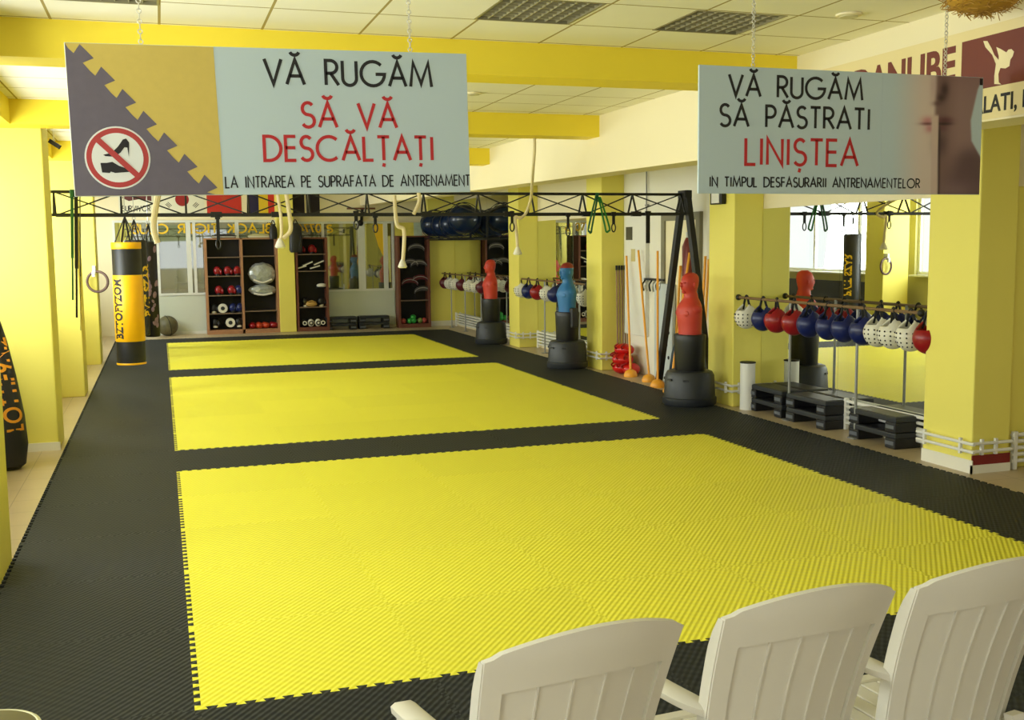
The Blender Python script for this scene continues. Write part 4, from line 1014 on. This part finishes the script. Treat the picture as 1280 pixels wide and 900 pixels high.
t = thing('hand_weight_pole', 'white board with dark holes behind the orange poles', 'board', (6.47, 8.95, -.02))
mb = MB(); mb.box((0, -.28, 0), (.05, .28, 1.35), .01); mb.build('board', mat('board_white', (196, 204, 206), .4), t)
for k in range(6): mb = MB(); mb.cyl((-.006, -.18+.06*(k % 2), .35+.17*k), (.002, -.18+.06*(k % 2), .35+.17*k), .025, 12); mb.build('hole', M_STRAP, t)
# extinguisher bottle seen through the A-frame
p = at(858, 305, x=6.45)
t = thing('fire_extinguisher', 'dark red bottle hanging on the wall between the A-frame legs', 'bottle', (6.47, p.y, 1.45))
mb = MB(); mb.loft([(0, 0, 0, .07, .07), (.38, 0, 0, .075, .075), (.47, 0, 0, .04, .04), (.50, 0, 0, .025, .025)], 18); mb.build('bottle', mat('pinkish_red', (150, 70, 66), .4), t, True)
mb = MB(); mb.cyl((0, 0, .50), (0, 0, .57), .028, 12); mb.build('cap', M_CRWHITE, t, True)
mb = MB(); mb.box((-.012, -.012, -.25), (.012, .012, 0)); mb.build('tag', M_REDTRIM, t)
# pipe on alcove wall above
t = thing('heating_riser', 'thin grey pipe up the alcove wall', 'pipe', (XM-.05, 9.62, 0)); mb = MB(); mb.cyl((0, 0, 2.3), (0, 0, CZ), .012, 8); mb.build('tube', M_GREYMET, t, True); mb = MB(); mb.box((-.01, -.03, 2.4), (.03, .03, 2.43)); mb.build('clip', M_GREYMET, t)

# ================================================================== FAR WALL: SHELVES AND CONTENTS
YS = 20.02
def shelf(lab, x0, x1, z1, bays, levels, m, grp='wooden shelf units on the far wall'):
    t = thing('shelf_unit', lab, 'shelf', (x0, YS, -.02), 0, grp); w = x1-x0; D = .34; h = z1
    mb = MB(); mb.box((0, D-.02, .05), (w, D, h)); mb.build('back_panel', M_DARK, t)
    for k in range(bays+1):
        xx = (w-.05)*k/bays; mb = MB(); mb.box((xx, 0, 0), (xx+.05, D-.02, h)); mb.build('side_panel', m, t)
    mb = MB(); mb.box((.05, 0, h-.03), (w-.05, D-.02, h)) ; mb.box((.05, 0, 0), (w-.05, D-.02, .09)); mb.build('rail', m, t)
    for k in range(bays):
        a = .05+(w-.05)*k/bays; b = (w-.05)*(k+1)/bays
        for z in levels[k]: mb = MB(); mb.box((a, .01, z-.02), (b, D-.02, z)); mb.build('shelf_board', mat('board_grey', (126, 104, 84), .5), t)
    return t
zl = lambda py: at(300, py, y=20.05).z+.02
shelf('left two-bay wooden shelf unit with red gloves on the far wall', .87, 2.44, 2.10, 2, [[zl(321), zl(344.5), zl(368.5), zl(391)], [zl(320), zl(389)]], M_WOODB)
shelf('wooden shelf unit with gear, right of the narrow yellow column', 2.82, 3.54, 2.10, 1, [[zl(318.5), zl(340), zl(386)]], M_WOODR)
shelf('red-brown shelf unit with shin guards, right of the far window', 5.14, 5.90, 2.12, 1, [[zl(381)]], M_WOODR)
def glove(col, x, z, rz, lab, grp):
    key = 'g'+col
    f = key not in protos
    if f:
        t = thing('boxing_glove', lab, 'glove'); m = GM.get(col) or M_BLACK
        mb = MB(); mb.ell((0, 0, .11), (.085, .07, .10), 14, 10); mb.build('fist', m, t, True)
        mb = MB(); mb.ell((.075, -.035, .085), (.03, .035, .06), 10, 8); mb.build('thumb', m, t, True)
        mb = MB(); mb.cyl((0, 0, 0), (0, 0, .05), .05, 14, .055); mb.build('cuff', M_BLACK if col != 'black' else M_WHV, t, True)
        protos[key] = t
    return rep(protos[key], f, (x, YS+.13, z), rz, lab, grp)
GM['black'] = M_BLACK
L1z, L2z, L3z, L4z = [zl(q)-.02 for q in (344.5, 368.5, 391, 413)]
xa = lambda px: at(px, 350, y=YS+.1).x
for i, (px, c) in enumerate(((272, 'red'), (285, 'red'), (297, 'red'))): glove(c, xa(px), L1z, .2*i, 'red boxing glove on the second shelf of the left unit, %s from the left' % ordn[i], 'gloves on the left unit')
for i, (px, c) in enumerate(((273, 'red'), (289, 'red'), (298, 'navy'))): glove(c, xa(px), L2z, -.2*i, '%s boxing glove on the third shelf of the left unit, %s from the left' % (c, ordn[i]), 'gloves on the left unit')
for i, px in enumerate((266, 290, 299)): glove('navy' if i else 'black', xa(px), L3z, .3*i, 'dark boxing glove on the fourth shelf of the left unit, %s from the left' % ordn[i], 'gloves on the left unit')
for i, px in enumerate((267, 297)): glove('black', xa(px), L4z-.02+.09, .3*i, 'black boxing glove on the bottom of the left unit, %s from the left' % ordn[i], 'gloves on the left unit')
def mitt(x, z, lab, r_=.105):
    t = thing('focus_mitt', lab, 'mitt', (x, YS+.06, z+r_), 0, 'round white focus mitts')
    mb = MB(); mb.tube([(0, .05, 0), (0, 0, 0)], [r_, r_*.96], 24); mb.build('pad', M_WHV, t, True)
    mb = MB(); mb.tube([(0, .0, 0), (0, -.006, 0)], [r_*.42, r_*.42], 18); mb.build('target', M_DKPLAST, t, True)
mitt(xa(277), L3z, 'round white focus mitt on the fourth shelf of the left unit')
mitt(xa(286), L4z+.07, 'round white focus mitt on the bottom shelf of the left unit')
# plastic wrapped bundles
for i, (z, h, lab) in enumerate(((zl(357)-.02, .50, 'crumpled clear plastic bag of gear, upper one in the left unit'), (zl(371)-.02, .26, 'crumpled clear plastic bag of gear, lower one in the left unit'))):
    t = thing('plastic_bag', lab, 'bag', (xa(328), YS+.155, z), 0, 'clear plastic bags in the left unit')
    mb = MB(); bmesh.ops.create_icosphere(mb.bm, subdivisions=3, radius=1.0)
    for v_ in mb.bm.verts:
        k = 1+random.uniform(-.06, .06); v_.co = Vector((v_.co.x*.30*k, v_.co.y*.13*k, h/2+v_.co.z*h/2*k))
    mb.build('film', M_SILVER, t)
    mb = MB(); mb.tube(spline([(-.2, -.13, h*.25), (0, -.15, h*.12), (.2, -.13, h*.25)], 4), .02, 6); mb.build('tie', M_WHV, t, True)
for i, px in enumerate((314, 322, 330, 340)):
    t = thing('foot_guard', 'red and orange foot guard on the bottom of the left unit, %s from the left' % ordn[i], 'foot guard', (xa(px), YS+.15, .07), .3*i, 'foot guards in the left unit')
    mb = MB(); mb.ell((0, 0, .07), (.09, .12, .07), 12, 8); mb.build('pad', mat('orange_red', (186, 60, 24), .5) if i in (1, 2) else M_REDV, t, True)
    mb = MB(); mb.torus((0, .05, .09), .05, .012, (0, 1, 0), 14, 6); mb.build('strap', M_REDTRIM, t, True)
# shelf B
for i, px in enumerate((377, 391)): glove('red', xa(px), zl(318.5)-.02, .2, 'red boxing glove on the top shelf of the middle unit, %s one' % ('left', 'right')[i], 'gloves on the middle unit')
for i, (px, dz) in enumerate(((377, 0), (385, .06), (394, .0), (399, .08))):
    t = thing('forearm_guard', 'striped forearm guard in the middle unit above the net, %s from the left' % ordn[i], 'guard', (xa(px), YS+.12, zl(340)-.02+dz), 0, 'forearm guards in the middle unit')
    mb = MB(); mb.bar((-.12, 0, .05), (.12, 0, .11+.03*(i % 2)), .10, .05); mb.build('pad', M_BLACK, t)
    mb = MB(); mb.bar((-.11, -.055, .05), (.11, -.055, .11+.03*(i % 2)), .008, .025); mb.build('stripe', M_WHV, t)
for i, (px, py, c) in enumerate(((381, 386, 'black'), (401, 386, 'black'))): glove(c, xa(px), zl(386)-.02, .4, 'black glove on the third shelf of the middle unit, %s one' % ('left', 'right')[i], 'gloves on the middle unit')
t = thing('training_shoe', 'white shoe on the hanging net in the middle unit', 'shoe', (xa(402), YS+.10, zl(362)-.02)); mb = MB(); mb.ell((0, 0, .05), (.12, .05, .05), 12, 8); mb.build('upper', M_WHV, t, True); mb = MB(); mb.box((-.12, -.05, -.012), (.12, .05, .02), .008); mb.build('sole', M_STRAP, t)
t = thing('leather_pad', 'tan leather pad on the third shelf of the middle unit', 'pad', (xa(388), YS+.04, zl(386)-.02)); mb = MB(); mb.ell((0, 0, .06), (.13, .05, .06), 14, 8); mb.build('body', M_TAN, t, True); mb = MB(); mb.tube(spline([(-.1, -.03, .1), (0, -.05, .14), (.1, -.03, .1)], 4), .01, 6); mb.build('strap', M_TAN, t, True)
for i, px in enumerate((379, 387, 396, 402)): 
    t = thing('focus_mitt', 'black and white focus mitt on the bottom of the middle unit, %s from the left' % ordn[i], 'mitt', (xa(px), YS+.10, .16), 0, 'mitts in the middle unit')
    mb = MB(); mb.ell((0, 0, 0), (.075, .06, .09), 12, 8); mb.build('pad', M_BLACK if i in (0, 3) else M_WHV, t, True); mb = MB(); mb.torus((0, -.055, 0), .04, .012, (0, 1, 0), 14, 6); mb.build('ring', M_WHV if i in (0, 3) else M_STRAP, t, True)
# shelf C: shin guards
for i, (px, py, c) in enumerate(((520, 313, 0), (523, 333, 0), (512, 332, 0), (525, 352, 1), (512, 356, 1), (528, 366, 0))):
    p = at(px, py, y=YS+.12)
    t = thing('shin_guard', 'curved %s shin guard hanging in the red-brown unit, %s from the top' % ('red' if c else 'grey', ordn[i]), 'shin guard', p, 0, 'shin guards in the red-brown unit')
    mb = MB(); a_ = arc(0, 0, .19, .11, 8, 172, 12); rg = []
    for k, p_ in enumerate(a_):
        h_ = .035+.02*math.sin(PI*k/12); rg.append([mb.bm.verts.new((p_[0], y_, p_[1]+z_)) for y_, z_ in ((-.05, -h_), (.03, -h_*.8), (.03, h_*.8), (-.05, h_))])
    for A_, B_ in zip(rg, rg[1:]):
        for k in range(4): mb.bm.faces.new((A_[k], A_[(k+1)%4], B_[(k+1)%4], B_[k]))
    mb.bm.faces.new(rg[0][::-1]); mb.bm.faces.new(rg[-1]); mb.build('pad', M_MAROON if c else mat('shin_grey', (70, 66, 66), .4), t, True)
    mb = MB(); pl_ = [(x_*.98, -.055, z_+.012) for x_, z_ in a_]; mb.tube(pl_, .009, 6); mb.build('trim_band', mat('strap_pale', (150, 144, 138), .6), t, True)
    mb = MB(); mb.tube(spline([(-.17, -.03, 0), (-.19, -.03, -.07), (-.15, -.03, -.13)], 4), .012, 6); mb.build('strap', M_STRAP, t, True)
for i, (px, c) in enumerate(((503, 'r'), (511, 'g'), (516, 'g'), (524, 'y'), (529, 'r'))):
    m_ = {'r': mat('ball_red', (170, 70, 60), .4), 'g': M_GREENP, 'y': mat('ball_lime', (120, 140, 60), .4)}[c]
    t = thing('massage_ball', 'small coloured ball on the bottom shelf of the red-brown unit, %s from the left' % ordn[i], 'ball', (xa(px), YS+.08, .07), 0, 'small balls in the red-brown unit'); mb = MB(); mb.ell((0, 0, .065), .065, 14, 10)
    if i == 1: mb.ell((.09, .05, .14), .07, 14, 10)
    mb.build('ball', m_, t, True)
# black jackets over the narrow column
for i, (px, w_, z0, z1_, lab) in enumerate(((342, .18, 2.05, 2.38, 'black sports bag hanging left of the narrow yellow column'), (370, .30, 1.75, 2.40, 'black sports bag hanging right of the narrow yellow column'))):
    x = at(px, 300, y=19.9).x
    t = thing('sports_bag', lab, 'bag', (x, 19.93, 0), 0, 'black bags by the narrow column')
    mb = MB(); mb.loft([(z0, 0, 0, w_*.42, .06), (z0+.06, 0, 0, w_*.5, .07), (z1_-.1, 0, 0, w_*.46, .06), (z1_, 0, 0, w_*.2, .03)], 16); mb.build('body', M_BLACK, t, True)
    mb = MB(); mb.tube(spline([(-.05, 0, z1_-.02), (0, .03, z1_+.08), (.05, 0, z1_-.02)], 4), .012, 6); mb.build('strap', M_STRAP, t, True)
# round sculpture-like drum on the floor at the left of the far wall
p = at(210, 418, y=20.1)
t = thing('medicine_ball', 'mottled grey ball on the floor at the far left by the pale panel', 'ball', (p.x, 20.1, -.02)); mb = MB(); mb.ell((0, 0, .22), .22, 20, 14); mb.build('ball', mat('mottled', (96, 92, 66), .5, noise=.6, nscale=9), t, True); mb = MB(); mb.torus((0, 0, .22), .221, .008, (1, .3, .2), 30, 6); mb.build('seam', M_STRAP, t, True)
# things on top of the left unit
for i, (px, h, m_, lab) in enumerate(((283, .09, M_DKPLAST, 'grey folded pad lying on top of the left shelf unit, left one'), (327, .09, mat('pad_pale', (190, 186, 140), .6), 'pale folded pad lying on top of the left shelf unit, right one'))):
    t = thing('folded_pad', lab, 'pad', (xa(px), YS+.16, 2.08), 0, 'pads on top of the left unit'); mb = MB(); mb.loft([(0, 0, 0, .24, .10), (h*.6, 0, 0, .26, .11), (h, 0, 0, .16, .07)], 18, 2.6); mb.build('pad', m_, t, True); mb = MB(); mb.box((-.27, -.115, .02), (.27, -.10, .035)); mb.build('piping', M_WHV, t)
# small posters on the red-brown unit top
t = thing('poster', 'yellow printed sheet above the red-brown shelf unit', 'poster', (xa(508), 20.0, 2.10)); mb = MB(); mb.box((-.27, 0, 0), (.36, .004, .30)); mb.build('sheet', mat('poster_yellow', (216, 200, 90), .6, noise=.3, nscale=10), t); mb = MB(); mb.box((.17, -.002, .0), (.36, 0, .30)); mb.build('picture', mat('poster_blue', (176, 190, 176), .6, noise=.3, nscale=10), t)
# flags on the upper far wall
def flag(lab, px0, px1, pz0, pz1, stripes, extra=None):
    a = at(px0, pz1, y=YB-.004); b = at(px1, pz0, y=YB-.004); w = b.x-a.x; h = b.z-a.z
    t = thing('flag', lab, 'flag', (a.x, YB-.004, a.z), 0, 'flags along the far wall'); n = len(stripes)
    for k, m_ in enumerate(stripes): mb = MB(); mb.box((w*k/n, -.003, 0), (w*(k+1)/n, 0, h)); mb.build('field' if n == 1 else 'stripe', m_, t)
    if extra: extra(t, w, h)
def korea(t, w, h):
    mb = MB(); c = (w*.5, h*.58); mb.prism([(c[0]+h*.26*math.cos(2*PI*k/28), c[1]+h*.26*math.sin(2*PI*k/28)) for k in range(28)], lambda u, v, d_: (u, -.003-d_, v), .001); mb.build('disc', M_REDV, t)
    mb = MB()
    for sx in (-1, 1):
        for k in range(3): ribbon(mb, [(c[0]+sx*(.22+.025*k)*1.0, c[1]-.14-.02*k), (c[0]+sx*(.30+.025*k), c[1]-.06-.02*k)], .014, lambda u, v, d_: (u, -.003-d_, v), .001)
    mb.build('trigram', M_LETB, t)
MW = mat('flag_white', (228, 224, 200), .7)
flag('white flag with dark red disc and black bars, behind the truss', 200, 255, 236, 268, [MW], korea)
flag('red flag behind the truss, right of the white flag', 259, 301, 236, 267, [mat('flag_red', (196, 44, 28), .7)], lambda t, w, h: (lambda mb: (mb.prism([(w*.5+h*(.16 if k % 2 == 0 else .07)*math.sin(2*PI*k/10), h*.62+h*(.16 if k % 2 == 0 else .07)*math.cos(2*PI*k/10)) for k in range(10)], lambda u, v, d_: (u, -.003-d_, v), .001), mb.build('star', mat('flag_star', (190, 70, 30), .7), t)))(MB()))
flag('blue, yellow and red striped flag behind the truss', 312, 346, 236, 267, [mat('flag_blue', (34, 26, 66), .7), mat('flag_yellow', (220, 186, 40), .7), mat('flag_red', (196, 44, 28))])
flag('dark flag behind the truss right of the striped flag', 363, 380, 236, 267, [mat('flag_dark', (32, 20, 34), .7)])
flag('second dark flag behind the truss, right of the pale gap', 383, 399, 236, 267, [mat('flag_dark', (32, 20, 34))])
# white poster with dark red picture
a = at(149, 270, y=YB-.004); b = at(191, 240, y=YB-.004)
t = thing('poster', 'white poster with a dark red picture and lettering, far left behind the truss', 'poster', (a.x, YB-.004, a.z)); w = b.x-a.x; h = b.z-a.z
mb = MB(); mb.box((0, -.003, 0), (w, 0, h)); mb.build('sheet', MW, t)
mb = MB(); mb.prism([(w*.1, h*.75), (w*.3, h*1.0), (w*.95, h*1.0), (w*.95, h*.62), (w*.6, h*.70), (w*.3, h*.62)], lambda u, v, d_: (u, -.003-d_, v), .001); mb.build('picture', mat('poster_red', (96, 40, 40), .6), t)
mb = MB(); write(mb, 'SURVIVOR', w*.1, w*.9, h*.2, h*.22, .018, lambda u, v, d_: (u, -.003-d_, v), .001); mb.build('lettering', M_LETB, t)
# wall bracket objects right of flags
t = thing('pull_up_bar', 'dark bracket with bar high on the far wall behind the truss', 'bar', (at(450, 262, y=20.3).x, 20.3, 2.7)); mb = MB(); mb.bar((-.3, 0, .03), (.35, 0, .03), .04, .04); mb.build('bar', M_WOODR, t); mb = MB(); mb.bar((.05, 0, .02), (.05, .15, -.28), .06); mb.ell((.0, -.02, -.30), (.07, .05, .07), 12, 8); mb.build('bracket', M_BLKMET, t)
# navy gym balls on a wall bracket in the far corner
t = thing('ball_shelf', 'black bracket shelf holding navy gym balls in the far corner', 'shelf', (6.2, 18.9, 2.03)); mb = MB(); mb.bar((-.35, -1.6, 0), (-.35, 1.5, 0), .025); mb.bar((.2, -1.6, 0), (.2, 1.5, 0), .025); mb.build('rail', M_BLKMET, t)
for y in (-1.3, 0, 1.2): mb = MB(); mb.bar((-.38, y, -.03), (.37, y, -.03), .03); mb.bar((.36, y, -.03), (.36, y, .5), .03); mb.build('bracket', M_BLKMET, t)
for i, (x, y, z, r_, lab) in enumerate(((6.02, 20.0, 2.36, .33, 'navy gym ball at the left end of the corner shelf'), (6.10, 19.35, 2.32, .33, 'navy gym ball second from the left on the corner shelf'), (6.12, 18.65, 2.34, .34, 'navy gym ball third from the left on the corner shelf'), (6.13, 17.85, 2.42, .36, 'navy gym ball fourth from the left on the corner shelf'))):
    t = thing('gym_ball', lab, 'ball', (x, y, z), 0, 'navy gym balls on the corner shelf')
    mb = MB(); mb.ell((0, 0, 0), (r_, r_, r_*.86), 28, 18); mb.build('ball', M_BALL, t, True)
    for k in (-.3, 0, .3): mb = MB(); rr = math.sqrt(r_*r_-(k*r_)**2); mb.torus((0, k*r_, 0), rr, .006, (0, 1, 0), 36, 6); mb.build('ridge', M_BALL, t, True)
